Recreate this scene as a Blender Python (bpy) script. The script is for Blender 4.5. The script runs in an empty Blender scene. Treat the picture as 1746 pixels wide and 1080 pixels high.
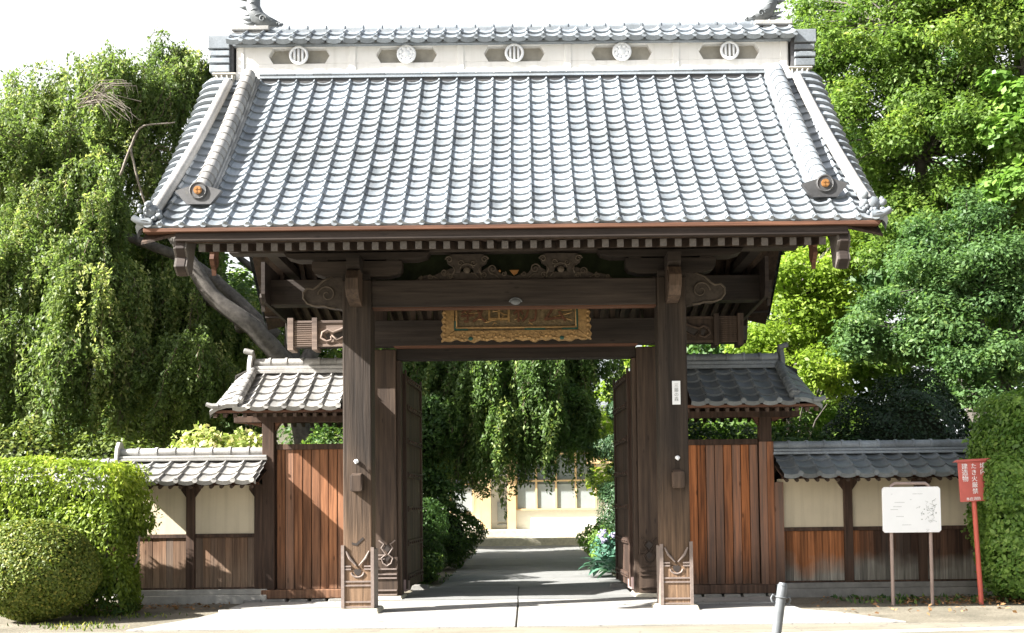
import bpy, math, random
import numpy as np
from mathutils import Vector, Matrix
R=math.radians
# ---------------------------------------------------------------- camera, sky, sun, exposure
sc=bpy.context.scene
COL=sc.collection
CF=1833.;CX,CY,CZ=.15,-14.9,1.5;CP=R(2.5);CR=R(.65);PX=898.;HY=860.
cd=bpy.data.cameras.new('camera'); cam=bpy.data.objects.new('camera',cd); COL.objects.link(cam); sc.camera=cam
cd.sensor_width=36; cd.lens=36*CF/1746; cd.clip_end=2000; cd.clip_start=.1
cam.matrix_world=Matrix.Translation((CX,CY,CZ))@Matrix.Rotation(R(90)+CP,4,'X')@Matrix.Rotation(-CR,4,'Z')
_ax,_ay=PX-873.,(HY-CF*math.tan(CP))-540.
cd.shift_x=-_ax/1746; cd.shift_y=_ay/1746
def at(px,py,Y):
    a2=px-PX;b2=py-(HY-CF*math.tan(CP))
    a=a2*math.cos(CR)-b2*math.sin(CR); b=a2*math.sin(CR)+b2*math.cos(CR)
    v=-b/CF;u=a/CF
    dy=math.cos(CP)-v*math.sin(CP);dz=math.sin(CP)+v*math.cos(CP)
    t=(Y-CY)/dy
    return Vector((CX+u*t,Y,CZ+dz*t))
SUN=Vector((-2.8,-1.0,2.2)).normalized()
w=bpy.data.worlds.new('World'); sc.world=w; w.use_nodes=True
nt=w.node_tree; bg=nt.nodes['Background']
sky=nt.nodes.new('ShaderNodeTexSky'); sky.sky_type='NISHITA'; sky.sun_disc=False
sky.sun_elevation=math.asin(SUN.z); sky.sun_rotation=math.atan2(SUN.x,SUN.y); sky.dust_density=4; sky.air_density=1.2; sky.ozone_density=1; sky.altitude=0
hsv=nt.nodes.new('ShaderNodeHueSaturation'); hsv.inputs['Saturation'].default_value=.55   # sky colour desaturated toward white
nt.links.new(sky.outputs[0],hsv.inputs['Color'])
# white glow added to the northern sky, low to middling, so it renders blown out
tc=nt.nodes.new('ShaderNodeTexCoord'); sx=nt.nodes.new('ShaderNodeSeparateXYZ'); nt.links.new(tc.outputs['Generated'],sx.inputs[0])
def wm(op,a,b,c=None,cl=False):
    m=nt.nodes.new('ShaderNodeMath'); m.operation=op; m.use_clamp=cl
    for i,v in enumerate([a,b]+([c] if c is not None else [])):
        if hasattr(v,'is_linked'): nt.links.new(v,m.inputs[i])
        else: m.inputs[i].default_value=v
    return m.outputs[0]
cn=nt.nodes.new('ShaderNodeTexNoise'); cn.inputs['Scale'].default_value=2.2; cn.inputs['Detail'].default_value=6; nt.links.new(tc.outputs['Generated'],cn.inputs[0])
fy=wm('MULTIPLY_ADD',sx.outputs[1],4.,-.8,True); fz=wm('MULTIPLY_ADD',sx.outputs[2],-3.,2.6,True)
fn=wm('MULTIPLY_ADD',cn.outputs[0],1.2,.75,True); fac=wm('MULTIPLY',wm('MULTIPLY',fy,fz),fn)
wmx=nt.nodes.new('ShaderNodeMix'); wmx.data_type='RGBA'; nt.links.new(fac,wmx.inputs[0]); nt.links.new(hsv.outputs[0],wmx.inputs[6]); wmx.inputs[7].default_value=(6.2,6.3,6.4,1)
nt.links.new(wmx.outputs[2],bg.inputs[0]); bg.inputs[1].default_value=.052
sl=bpy.data.lights.new('sun','SUN'); sl.energy=5.0; sl.angle=R(.5); sl.color=(1,.965,.91)
so=bpy.data.objects.new('sun',sl); COL.objects.link(so); so.rotation_euler=SUN.to_track_quat('Z','Y').to_euler()
sc.view_settings.view_transform='Standard'; sc.view_settings.look='None'; sc.view_settings.exposure=2.2; sc.view_settings.gamma=1
sc.cycles.max_bounces=8; sc.cycles.transparent_max_bounces=6; sc.cycles.use_denoising=True

# ---------------------------------------------------------------- materials
class NT:
    def __init__(s,name):
        s.m=bpy.data.materials.new(name); s.m.use_nodes=True; s.t=s.m.node_tree; s.b=s.t.nodes['Principled BSDF']
    def n(s,ty,**k):
        o=s.t.nodes.new(ty)
        for a,v in k.items():
            if a.startswith('i_'): o.inputs[int(a[2:]) if a[2:].isdigit() else a[2:].replace('_',' ')].default_value=v
            else: setattr(o,a,v)
        return o
    def l(s,a,b): s.t.links.new(a,b)
    def coord(s,scale,rot=(0,0,0)):
        c=s.n('ShaderNodeTexCoord'); m=s.n('ShaderNodeMapping'); m.inputs['Scale'].default_value=scale; m.inputs['Rotation'].default_value=rot
        s.l(c.outputs['Object'],m.inputs[0]); return m.outputs[0]
    def noise(s,v,scale,detail=4,rough=.55):
        n=s.n('ShaderNodeTexNoise'); n.inputs['Scale'].default_value=scale; n.inputs['Detail'].default_value=detail; n.inputs['Roughness'].default_value=rough
        s.l(v,n.inputs['Vector']); return n.outputs['Fac']
    def ramp(s,f,stops):
        r=s.n('ShaderNodeValToRGB'); e=r.color_ramp.elements
        while len(e)<len(stops): e.new(.5)
        for i,(p,c) in enumerate(stops): e[i].position=p; e[i].color=(*c,1) if len(c)==3 else c
        s.l(f,r.inputs[0]); return r.outputs[0]
    def mix(s,f,a,b,ty='MIX'):
        m=s.n('ShaderNodeMix',data_type='RGBA',blend_type=ty)
        for sock,v in ((m.inputs[0],f),(m.inputs[6],a),(m.inputs[7],b)):
            if hasattr(v,'is_linked'): s.l(v,sock)
            elif isinstance(v,(int,float)): sock.default_value=v
            else: sock.default_value=(*v,1)
        return m.outputs[2]
    def math(s,op,a,b=0.,c=None):
        m=s.n('ShaderNodeMath',operation=op)
        for i,v in enumerate((a,b) if c is None else (a,b,c)):
            if hasattr(v,'is_linked'): s.l(v,m.inputs[i])
            else: m.inputs[i].default_value=v
        return m.outputs[0]
    def bump(s,h,d=.01,st=.6):
        b=s.n('ShaderNodeBump'); b.inputs['Distance'].default_value=d; b.inputs['Strength'].default_value=st; s.l(h,b.inputs['Height']); s.l(b.outputs[0],s.b.inputs['Normal'])
    def tint(s):
        a=s.n('ShaderNodeAttribute',attribute_name='tint'); return a.outputs['Fac']
    def done(s,col,rough=.7,spec=.4):
        if hasattr(col,'is_linked'): s.l(col,s.b.inputs['Base Color'])
        else: s.b.inputs['Base Color'].default_value=(*col,1)
        if hasattr(rough,'is_linked'): s.l(rough,s.b.inputs['Roughness'])
        else: s.b.inputs['Roughness'].default_value=rough
        s.b.inputs['Specular IOR Level'].default_value=spec
        return s.m
def wood(name,dark,light,axis='z',tv=.5,low=None,rough=.7,grain=14,bump=.006,xfade=None):
    """low=(colour, z at full, z at none, strength): weathered lower part, a wear mark of its own"""
    k=NT(name); s={'z':(grain,grain,.7),'x':(.7,grain,grain),'y':(grain,.7,grain)}[axis]
    v=k.coord(s); g=k.noise(v,1.6,7,.62)
    v2=k.coord((s[0]*.22,s[1]*.22,s[2]*.22)); g2=k.noise(v2,1.8,4,.5)
    c=k.ramp(g,[(.3,dark),(.5,tuple((a+b)/2 for a,b in zip(dark,light))),(.72,light)])
    c=k.mix(k.ramp(g2,[(.32,(1,1,1)),(.68,(.45,.45,.46))]),c,(1,1,1),'MIX') if False else k.mix(1.,c,k.ramp(g2,[(.3,(.62,.62,.64)),(.7,(1.25,1.22,1.18))]),'MULTIPLY')
    tt=k.math('MULTIPLY_ADD',k.tint(),tv,1-tv*.5)
    cc=k.n('ShaderNodeCombineColor'); [k.l(tt,cc.inputs[i]) for i in range(3)]
    c=k.mix(1.,c,cc.outputs[0],'MULTIPLY')
    fr=k.math('FRACT',k.math('MULTIPLY',k.tint(),7.31)); gm=k.ramp(fr,[(.6,(0,0,0)),(.95,(.45,.45,.45))])
    lum=(dark[0]*.2+light[0]*.35+light[1]*.3); c=k.mix(gm,c,(lum*.95,lum*.86,lum*.78)) if tv>.55 else c
    kn=k.n('ShaderNodeTexVoronoi'); kn.inputs['Scale'].default_value=1.; ksc={'z':(7,7,2.2),'x':(2.2,7,7),'y':(7,2.2,7)}[axis]; k.l(k.coord(ksc),kn.inputs['Vector'])
    c=k.mix(k.ramp(kn.outputs['Distance'],[(.05,(.75,.75,.75)),(.13,(0,0,0))]),c,tuple(x*.7 for x in dark))
    if xfade:      # fresher orange boards at one end
        fc,xa,xb=xfade; pc=k.n('ShaderNodeTexCoord'); sp=k.n('ShaderNodeSeparateXYZ'); k.l(pc.outputs['Object'],sp.inputs[0])
        mr=k.n('ShaderNodeMapRange'); k.l(sp.outputs[0],mr.inputs[0]); mr.inputs[1].default_value=xb; mr.inputs[2].default_value=xa; mr.inputs[3].default_value=0; mr.inputs[4].default_value=.9
        c=k.mix(mr.outputs[0],c,k.mix(1.,k.ramp(g,[(.35,tuple(x*.3 for x in fc)),(.65,fc)]),cc.outputs[0],'MULTIPLY'))
    if low:
        lc,z1,z0,st=low
        pc=k.n('ShaderNodeTexCoord'); sp=k.n('ShaderNodeSeparateXYZ'); k.l(pc.outputs['Object'],sp.inputs[0])
        big=k.noise(k.coord((1.5,1.5,1.5)),1.,3)
        z=k.math('ADD',sp.outputs[2],k.math('MULTIPLY_ADD',big,1.0,-.5))
        mr=k.n('ShaderNodeMapRange'); k.l(z,mr.inputs[0]); mr.inputs[1].default_value=z0; mr.inputs[2].default_value=z1; mr.inputs[3].default_value=0; mr.inputs[4].default_value=st
        c2=k.mix(1.,k.ramp(g,[(.35,tuple(x*.45 for x in lc)),(.65,tuple(x*1.15 for x in lc))]),cc.outputs[0],'MULTIPLY')
        c=k.mix(mr.outputs[0],c,c2)
    k.bump(g,bump,.8)
    return k.done(c,rough,.25)
def tilemat(name,a,b,rough=.42,spec=.6):
    k=NT(name); v=k.coord((1,1,1)); n=k.noise(v,3.5,5,.6); n2=k.noise(v,38,3,.6)
    c=k.ramp(n,[(.3,a),(.7,b)])
    pt=k.noise(k.coord((.55,.55,.55)),1.3,6,.7); c=k.mix(1.,c,k.ramp(pt,[(.3,(.80,.79,.76)),(.5,(1,1,1)),(.72,(1.1,1.12,1.15))]),'MULTIPLY')
    lich=k.noise(k.coord((1,1,1)),9.,7,.75); c=k.mix(k.ramp(lich,[(.60,(0,0,0)),(.72,(.55,.55,.55))]),c,(.16,.155,.11))
    tt=k.math('MULTIPLY_ADD',k.tint(),.60,.70); cc=k.n('ShaderNodeCombineColor'); [k.l(tt,cc.inputs[i]) for i in range(3)]
    c=k.mix(1.,c,cc.outputs[0],'MULTIPLY')
    c=k.mix(1.,c,k.ramp(n2,[(.3,(.82,.82,.8)),(.6,(1.06,1.06,1.06))]),'MULTIPLY')
    k.bump(n2,.003,.4)
    return k.done(c,k.math('MULTIPLY_ADD',n,.3,rough-.1),spec)
def plain(name,c,var=.12,scale=4,rough=.8,spec=.3,metal=0,bump=.0):
    k=NT(name); v=k.coord((1,1,1)); n=k.noise(v,scale,6,.6)
    col=k.ramp(n,[(.3,tuple(x*(1-var) for x in c)),(.7,tuple(min(1,x*(1+var)) for x in c))])
    if bump: k.bump(k.noise(v,scale*8,4),bump,.5)
    k.b.inputs['Metallic'].default_value=metal
    return k.done(col,rough,spec)
def leafmat(name,a,b,trans=.45,rough=.45,hue=None):
    k=NT(name); c=k.ramp(k.tint(),[(0,a),(.75,b),(1,hue or tuple(min(1,x*1.3) for x in b))])
    k.done(c,rough,.35)
    tr=k.n('ShaderNodeBsdfTranslucent'); tc=k.mix(1.,c,(1.15,1.22,.75),'MULTIPLY'); k.l(tc,tr.inputs[0])
    mx=k.n('ShaderNodeMixShader'); mx.inputs[0].default_value=trans
    k.l(k.b.outputs[0],mx.inputs[1]); k.l(tr.outputs[0],mx.inputs[2]); k.l(mx.outputs[0],k.t.nodes['Material Output'].inputs[0])
    return k.m
M={}
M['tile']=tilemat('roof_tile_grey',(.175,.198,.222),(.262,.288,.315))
M['tile_dark']=tilemat('roof_tile_shaded_side_grey',(.115,.13,.14),(.185,.20,.21),.5)  # shade of the right-hand roofs put into the tile colour; also fish, hall roof
M['tile_pale']=tilemat('roof_tile_pale_grey',(.24,.235,.225),(.34,.33,.32),.55)  # lighter copy for the sunlit left roofs; also verge ribs and ridge slabs
M['tile_end']=tilemat('dark_end_tile',(.045,.045,.048),(.075,.075,.078),.6)
M['plaster']=plain('white_plaster',(.80,.79,.76),.06,3,.85)
def plaster(name,c,st):
    k=NT(name); n=k.noise(k.coord((1,1,1)),1.6,6,.65); v=k.noise(k.coord((9,9,.5)),1.2,4,.6); sm=k.noise(k.coord((1,1,1)),30,3,.6)
    col=k.ramp(n,[(.3,tuple(x*.92 for x in c)),(.7,tuple(min(1,x*1.05) for x in c))])
    col=k.mix(1.,col,k.ramp(v,[(.28,(1-st,1-st*1.05,1-st*1.15)),(.5,(1,1,1))]),'MULTIPLY'); vo=k.n('ShaderNodeTexVoronoi'); vo.inputs['Scale'].default_value=11; k.l(k.coord((1,1,1)),vo.inputs['Vector'])
    col=k.mix(k.ramp(vo.outputs['Distance'],[(.035,(.5,.5,.5)),(.06,(0,0,0))]),col,tuple(x*.6 for x in c)); k.bump(sm,.003,.4)
    return k.done(col,.88,.2)
M['plaster']=plaster('white_plaster',(.82,.81,.79),.10)
M['cream']=plaster('cream_plaster',(.62,.54,.40),.12)
M['old_cream']=plain('cream_plaster',(.62,.54,.40),.05,2,.9)
M['beam']=wood('dark_beam_wood',(.018,.014,.012),(.050,.040,.034),'x')
M['post']=wood('post_wood',(.020,.015,.012),(.058,.044,.034),'z',low=((.20,.125,.075),.45,2.3,.8),grain=18,bump=.012)
M['mpost']=wood('main_post_wood',(.032,.023,.018),(.095,.066,.048),'z')
M['door']=wood('door_wood',(.026,.017,.013),(.080,.050,.037),'z')
M['raft']=wood('rafter_wood',(.025,.017,.013),(.075,.050,.036),'y')
M['raftend']=plain('weathered_rafter_end',(.10,.088,.078),.25,30,.8)
M['red']=wood('reddish_board_wood',(.065,.030,.020),(.17,.085,.052),'x')
M['fascia']=wood('fascia_wood',(.02,.015,.013),(.050,.038,.032),'x')
M['orange']=wood('orange_plank_wood',(.085,.032,.014),(.43,.160,.060),'z',tv=.95,low=((.06,.045,.034),.0,.95,.9),grain=16)
M['brown']=wood('brown_plank_wood',(.085,.036,.018),(.30,.135,.065),'z',tv=.9,low=((.10,.075,.055),.0,.8,.6),grain=16)
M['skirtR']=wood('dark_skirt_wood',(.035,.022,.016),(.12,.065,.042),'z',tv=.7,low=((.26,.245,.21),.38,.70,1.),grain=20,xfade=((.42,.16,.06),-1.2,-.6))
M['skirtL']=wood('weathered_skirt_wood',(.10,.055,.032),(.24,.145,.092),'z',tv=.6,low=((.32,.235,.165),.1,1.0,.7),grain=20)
M['wallpost']=wood('wall_post_wood',(.035,.022,.016),(.105,.064,.045),'z')
M['carve']=plain('carved_dark_wood',(.048,.038,.031),.35,14,.7,bump=.01)
M['carvehi']=plain('carved_wood_edge',(.085,.068,.052),.25,14,.7)
M['relief']=wood('sunlit_beam_end_wood',(.12,.09,.075),(.26,.20,.165),'x')  # sunlight on the left beam end put into a paler wood colour
M['stone']=plain('base_stone',(.52,.48,.38),.18,9,.9,bump=.01)
M['plinth']=plain('grey_plinth_stone',(.20,.195,.18),.25,5,.9,bump=.01)
M['iron']=plain('dark_iron',(.06,.05,.045),.2,10,.5,.5,.6)
M['strip']=plain('weathered_sleeve_strip',(.19,.15,.13),.2,16,.65,.4)
M['gold']=plain('aged_gold',(.34,.21,.085),.35,22,.5,.5,.35,bump=.01)
M['goldbright']=plain('bright_gilding',(.34,.165,.055),.1,8,.35,.5,.3)
M['plaqueback']=plain('plaque_field',(.15,.11,.06),.5,30,.7,bump=.01)
M['plaquered']=plain('plaque_red',(.11,.05,.028),.4,20,.6)
M['green']=plain('plaque_green',(.02,.07,.055),.2,10,.5)
M['white']=plain('white_enamel',(.86,.88,.91),.03,3,.35,.5)
M['ink']=plain('faded_ink',(.33,.35,.35),.3,30,.7)
M['pipe']=plain('brown_painted_pipe',(.33,.25,.22),.1,6,.4,.5)
M['signred']=plain('faded_red_paint',(.52,.12,.10),.1,7,.5,.4)
M['polered']=plain('red_pole_paint',(.52,.11,.08),.1,7,.5,.4)
M['steel']=plain('galvanised_steel',(.13,.14,.15),.2,9,.5,.4,.2)
M['bark']=plain('bark',(.095,.085,.075),.45,9,.95,bump=.03)
M['barkpale']=plain('pale_bark',(.22,.19,.16),.4,11,.95,bump=.03)
M['twig']=plain('twig',(.13,.10,.07),.3,9,.9)
M['core']=plain('shade_fill',(.018,.024,.010),.4,7,1.)  # near-black fill for the shaded inside of shrubs and behind the transom
M['glass']=plain('window_glass',(.20,.23,.24),.25,1.2,.12,.6)
M['curtain']=plain('window_blind',(.30,.33,.33),.1,2,.6)
M['tan']=plain('tan_paint',(.62,.44,.24),.08,3,.7)
M['bwall']=plain('building_wall',(.78,.76,.70),.05,2,.85)
M['copper']=plain('grey_green_verge_metal',(.38,.36,.31),.25,12,.6,.4)
M['mud']=plain('purple_grey_stone',(.30,.22,.21),.1,6,.8)
M['clay']=plain('clay_beige_grey',(.40,.385,.35),.2,6,.85)  # beige-grey for opening backs, crest backs and left plinths

# ---------------------------------------------------------------- object helpers
WL={}
def setp(o,label=None,cat=None,group=None,kind=None):
    for k,v in (('label',label),('category',cat),('group',group),('kind',kind)):
        if v: o[k]=v
    return o
def thing(name,loc,label,cat,group=None,rot=(0,0,0)):
    o=bpy.data.objects.new(name,None); COL.objects.link(o); o.empty_display_size=.2
    o.location=loc; o.rotation_euler=rot; WL[o.name]=Vector(loc); return setp(o,label,cat,group)
class MB:
    def __init__(s): s.v=[];s.f=[];s.t=[]
    def add(s,vs,fs,t=None):
        b=len(s.v); s.v+= [tuple(p) for p in vs]; t=random.random() if t is None else t
        for f in fs: s.f.append([i+b for i in f]); s.t.append(t)
        return s
    def box(s,x0,x1,y0,y1,z0,z1,t=None):
        return s.add([(x0,y0,z0),(x1,y0,z0),(x1,y1,z0),(x0,y1,z0),(x0,y0,z1),(x1,y0,z1),(x1,y1,z1),(x0,y1,z1)],
            [(0,3,2,1),(4,5,6,7),(0,1,5,4),(1,2,6,5),(2,3,7,6),(3,0,4,7)],t)
    def frus(s,x0,x1,y0,y1,z0,z1,ins,t=None):
        i=ins; return s.add([(x0,y0,z0),(x1,y0,z0),(x1,y1,z0),(x0,y1,z0),(x0+i,y0+i,z1),(x1-i,y0+i,z1),(x1-i,y1-i,z1),(x0+i,y1-i,z1)],
            [(0,3,2,1),(4,5,6,7),(0,1,5,4),(1,2,6,5),(2,3,7,6),(3,0,4,7)],t)
    def prism(s,pts,ax,d0,d1,t=None):
        """pts 2D outline; ax='y': pts are (x,z) extruded in y; 'x': (y,z); 'z': (x,y)"""
        n=len(pts)
        def P(p,d): return (p[0],d,p[1]) if ax=='y' else (d,p[0],p[1]) if ax=='x' else (p[0],p[1],d)
        vs=[P(p,d0) for p in pts]+[P(p,d1) for p in pts]
        fs=[tuple(range(n)),tuple(range(2*n-1,n-1,-1))]+[(i,i+n,(i+1)%n+n,(i+1)%n) for i in range(n)]
        return s.add(vs,fs,t)
    def tube(s,path,rad,n=8,caps=True,t=None,closed=False):
        path=[Vector(p) for p in path]; m=len(path)
        if not hasattr(rad,'__len__'): rad=[rad]*m
        vs=[];fs=[]; up=None
        for i,p in enumerate(path):
            d=(path[(i+1)%m if closed else min(i+1,m-1)]-path[i-1 if (closed or i>0) else 0]).normalized()
            if up is None:
                up=Vector((0,0,1)) if abs(d.z)<.9 else Vector((1,0,0))
            a=d.cross(up)
            if a.length<1e-4: a=d.cross(Vector((0,1,0)))
            a.normalize(); up=a.cross(d).normalized()
            for j in range(n):
                q=2*math.pi*j/n; vs.append(p+(a*math.cos(q)+up*math.sin(q))*rad[i])
        for i in range(m if closed else m-1):
            for j in range(n):
                a0=i*n+j;a1=i*n+(j+1)%n;i2=(i+1)%m
                fs.append((a0,a1,i2*n+(j+1)%n,i2*n+j))
        if caps and not closed: fs+=[tuple(range(n-1,-1,-1)),tuple((m-1)*n+j for j in range(n))]
        return s.add(vs,fs,t)
    def disc(s,c,r,ax='y',th=.02,n=20,t=None):
        pts=[(c[0]+r*math.cos(2*math.pi*i/n),c[2]+r*math.sin(2*math.pi*i/n)) for i in range(n)] if ax=='y' else \
            [(c[1]+r*math.cos(2*math.pi*i/n),c[2]+r*math.sin(2*math.pi*i/n)) for i in range(n)] if ax=='x' else \
            [(c[0]+r*math.cos(2*math.pi*i/n),c[1]+r*math.sin(2*math.pi*i/n)) for i in range(n)]
        k={'y':1,'x':0,'z':2}[ax]; return s.prism(pts,ax,c[k]-th/2,c[k]+th/2,t)
    def ball(s,c,r,n=8,t=None):
        if not hasattr(r,'__len__'): r=(r,r,r)
        vs=[];fs=[]
        for i in range(n+1):
            th=math.pi*i/n
            for j in range(2*n):
                ph=math.pi*j/n; vs.append((c[0]+r[0]*math.sin(th)*math.cos(ph),c[1]+r[1]*math.sin(th)*math.sin(ph),c[2]+r[2]*math.cos(th)))
        for i in range(n):
            for j in range(2*n): fs.append((i*2*n+j,(i+1)*2*n+j,(i+1)*2*n+(j+1)%(2*n),i*2*n+(j+1)%(2*n)))
        return s.add(vs,fs,t)
    def spiral(s,c,r0,turns,rt,y,hand=1,a0=0,n=28,ax='y',t=None):
        pts=[]
        for i in range(n+1):
            u=i/n; r=r0*(1-.85*u); a=a0+hand*2*math.pi*turns*u
            pts.append((c[0]+r*math.cos(a),y,c[1]+r*math.sin(a)) if ax=='y' else (y,c[0]+r*math.cos(a),c[1]+r*math.sin(a)))
        return s.tube(pts,[rt*(1-.4*i/n) for i in range(n+1)],5,t=t)
    def build(s,name,mat,parent=None,smooth=False,bevel=0,local=False,origin=None):
        me=bpy.data.meshes.new(name)
        off=Vector((0,0,0))
        if parent is not None and not local: off=WL.get(parent.name,Vector((0,0,0)))
        own=Vector((0,0,0))
        if origin is not None: own=Vector(origin)-(Vector((0,0,0)) if local else off)
        tot=(off if not local else Vector((0,0,0)))+own
        me.from_pydata([(p[0]-tot.x,p[1]-tot.y,p[2]-tot.z) for p in s.v],[],s.f)
        a=me.attributes.new('tint','FLOAT','FACE'); a.data.foreach_set('value',s.t)
        if smooth: me.polygons.foreach_set('use_smooth',[True]*len(s.f))
        me.materials.append(mat)
        if isinstance(smooth,float): me.set_sharp_from_angle(angle=smooth)
        me.update()
        o=bpy.data.objects.new(name,me); COL.objects.link(o)
        if parent is not None: o.parent=parent
        o.location=own; WL[o.name]=off+own if not local else own
        if bevel:
            b=o.modifiers.new('bevel','BEVEL'); b.width=bevel; b.segments=2; b.limit_method='ANGLE'; b.harden_normals=False
        return o
def struct(mb,name,mat,**k):
    o=mb.build(name,mat,**k); o['kind']='structure'; return o
def text_mesh(name,body,size,mat,parent,loc,rot=(R(90),0,0),ext=.004,line=.95):
    cu=bpy.data.curves.new(name,'FONT'); cu.body=body; cu.size=size; cu.extrude=ext; cu.align_x='CENTER'; cu.align_y='CENTER'; cu.space_line=line
    t=bpy.data.objects.new('tmp',cu); COL.objects.link(t)
    dg=bpy.context.evaluated_depsgraph_get(); me=bpy.data.meshes.new_from_object(t.evaluated_get(dg)); bpy.data.objects.remove(t)
    me.name=name; me.materials.clear(); me.materials.append(mat)
    o=bpy.data.objects.new(name,me); COL.objects.link(o); o.parent=parent; o.location=loc; o.rotation_euler=rot; return o
def np_mesh(name,V,F,T,mat,parent=None,smooth=False):
    """V (n,3) world, F (m,4) quads, T (m,) tint"""
    off=WL.get(parent.name,Vector((0,0,0))) if parent is not None else Vector((0,0,0))
    me=bpy.data.meshes.new(name); n=len(V); m=len(F)
    me.vertices.add(n); me.vertices.foreach_set('co',(V-np.array(off)).astype(np.float32).ravel())
    me.loops.add(m*4); me.loops.foreach_set('vertex_index',F.astype(np.int32).ravel())
    me.polygons.add(m); me.polygons.foreach_set('loop_start',np.arange(0,m*4,4,dtype=np.int32))
    me.update(calc_edges=True)
    a=me.attributes.new('tint','FLOAT','FACE'); a.data.foreach_set('value',T.astype(np.float32))
    me.materials.append(mat)
    o=bpy.data.objects.new(name,me); COL.objects.link(o)
    if parent is not None: o.parent=parent
    WL[o.name]=off; return o

# ---------------------------------------------------------------- ground, paving, road
def soil_mat():
    k=NT('packed_soil'); v=k.coord((1,1,1)); n=k.noise(v,1.3,8,.65); n2=k.noise(v,26,4,.7)
    c=k.ramp(n,[(.3,(.12,.11,.085)),(.55,(.20,.18,.14)),(.72,(.27,.24,.19))]); c=k.mix(1.,c,k.ramp(n2,[(.3,(.6,.6,.58)),(.65,(1.1,1.1,1.1))]),'MULTIPLY')
    k.bump(n2,.02,.8); return k.done(c,.95,.2)
def concrete_mat(name,a,b):
    k=NT(name); v=k.coord((1,1,1)); n=k.noise(v,.9,8,.65); n2=k.noise(v,45,3,.7)
    c=k.ramp(n,[(.3,a),(.7,b)]); c=k.mix(1.,c,k.ramp(n2,[(.3,(.85,.85,.85)),(.6,(1.05,1.05,1.05))]),'MULTIPLY')
    st=k.noise(k.coord((.35,1.6,1)),1.1,7,.7); c=k.mix(1.,c,k.ramp(st,[(.32,(.74,.73,.70)),(.5,(1,1,1))]),'MULTIPLY')
    vo=k.n('ShaderNodeTexVoronoi'); vo.feature='DISTANCE_TO_EDGE'; vo.inputs['Scale'].default_value=.42
    wv=k.n('ShaderNodeTexNoise'); wv.inputs['Scale'].default_value=2.; cv=k.coord((1,1,1)); k.l(cv,wv.inputs['Vector']); va=k.n('ShaderNodeVectorMath',operation='ADD'); k.l(cv,va.inputs[0]); k.l(wv.outputs['Color'],va.inputs[1]); k.l(va.outputs[0],vo.inputs['Vector'])
    c=k.mix(k.ramp(vo.outputs['Distance'],[(.0,(.6,.6,.6)),(.008,(0,0,0))]),c,(.09,.085,.08)); k.bump(n2,.004,.6); return k.done(c,.85,.3)
M['soil']=soil_mat(); M['conc']=concrete_mat('pale_concrete',(.27,.265,.25),(.35,.34,.32)); M['path']=concrete_mat('path_concrete',(.16,.165,.16),(.23,.23,.225)); M['road']=concrete_mat('road_surface',(.17,.155,.12),(.24,.22,.175))
random.seed(3)
g=MB(); g.box(-400,400,-60,500,-.5,0); struct(g,'ground',M['soil'])
g=MB(); g.box(-60,60,-50,-1.75,.002,.006); struct(g,'road',M['road'])
g=MB()
def slab(x0,x1,y0,y1,z=.024): g.box(x0,x1,y0,y1,-.02,z)
g.prism([(-4.75,-1.74),(-.012,-1.74),(-.012,.78),(-4.35,.78),(-4.2,.3),(-4.3,-.4)],'z',-.02,.026)
g.prism([(.012,-1.74),(4.75,-1.74),(4.3,-.55),(3.9,-.1),(3.9,.78),(.012,.78)],'z',-.02,.026)
g.prism([(-4.2,.80),(-.012,.80),(-.012,1.72),(-4.2,1.72)],'z',-.02,.040)
g.prism([(.012,.80),(3.9,.80),(3.9,1.72),(.012,1.72)],'z',-.02,.040)
struct(g,'pavement',M['conc'],bevel=.008)
g=MB(); g.box(-1.82,-.02,1.735,4.4,-.02,.046); g.box(-.005,1.82,1.735,4.4,-.02,.046)
g.prism([(-1.45,4.415),(1.9,4.415),(1.85,21.2),(-1.5,21.2)],'z',-.02,.03); g.box(-14,14,21.2,23.3,-.02,.02); struct(g,'path',M['path'])
g=MB(); g.prism([(1.9,-2.75),(9,-1.95),(9,-2.12),(1.95,-2.95)],'z',.008,.011); struct(g,'road_marking',M['white'])
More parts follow.
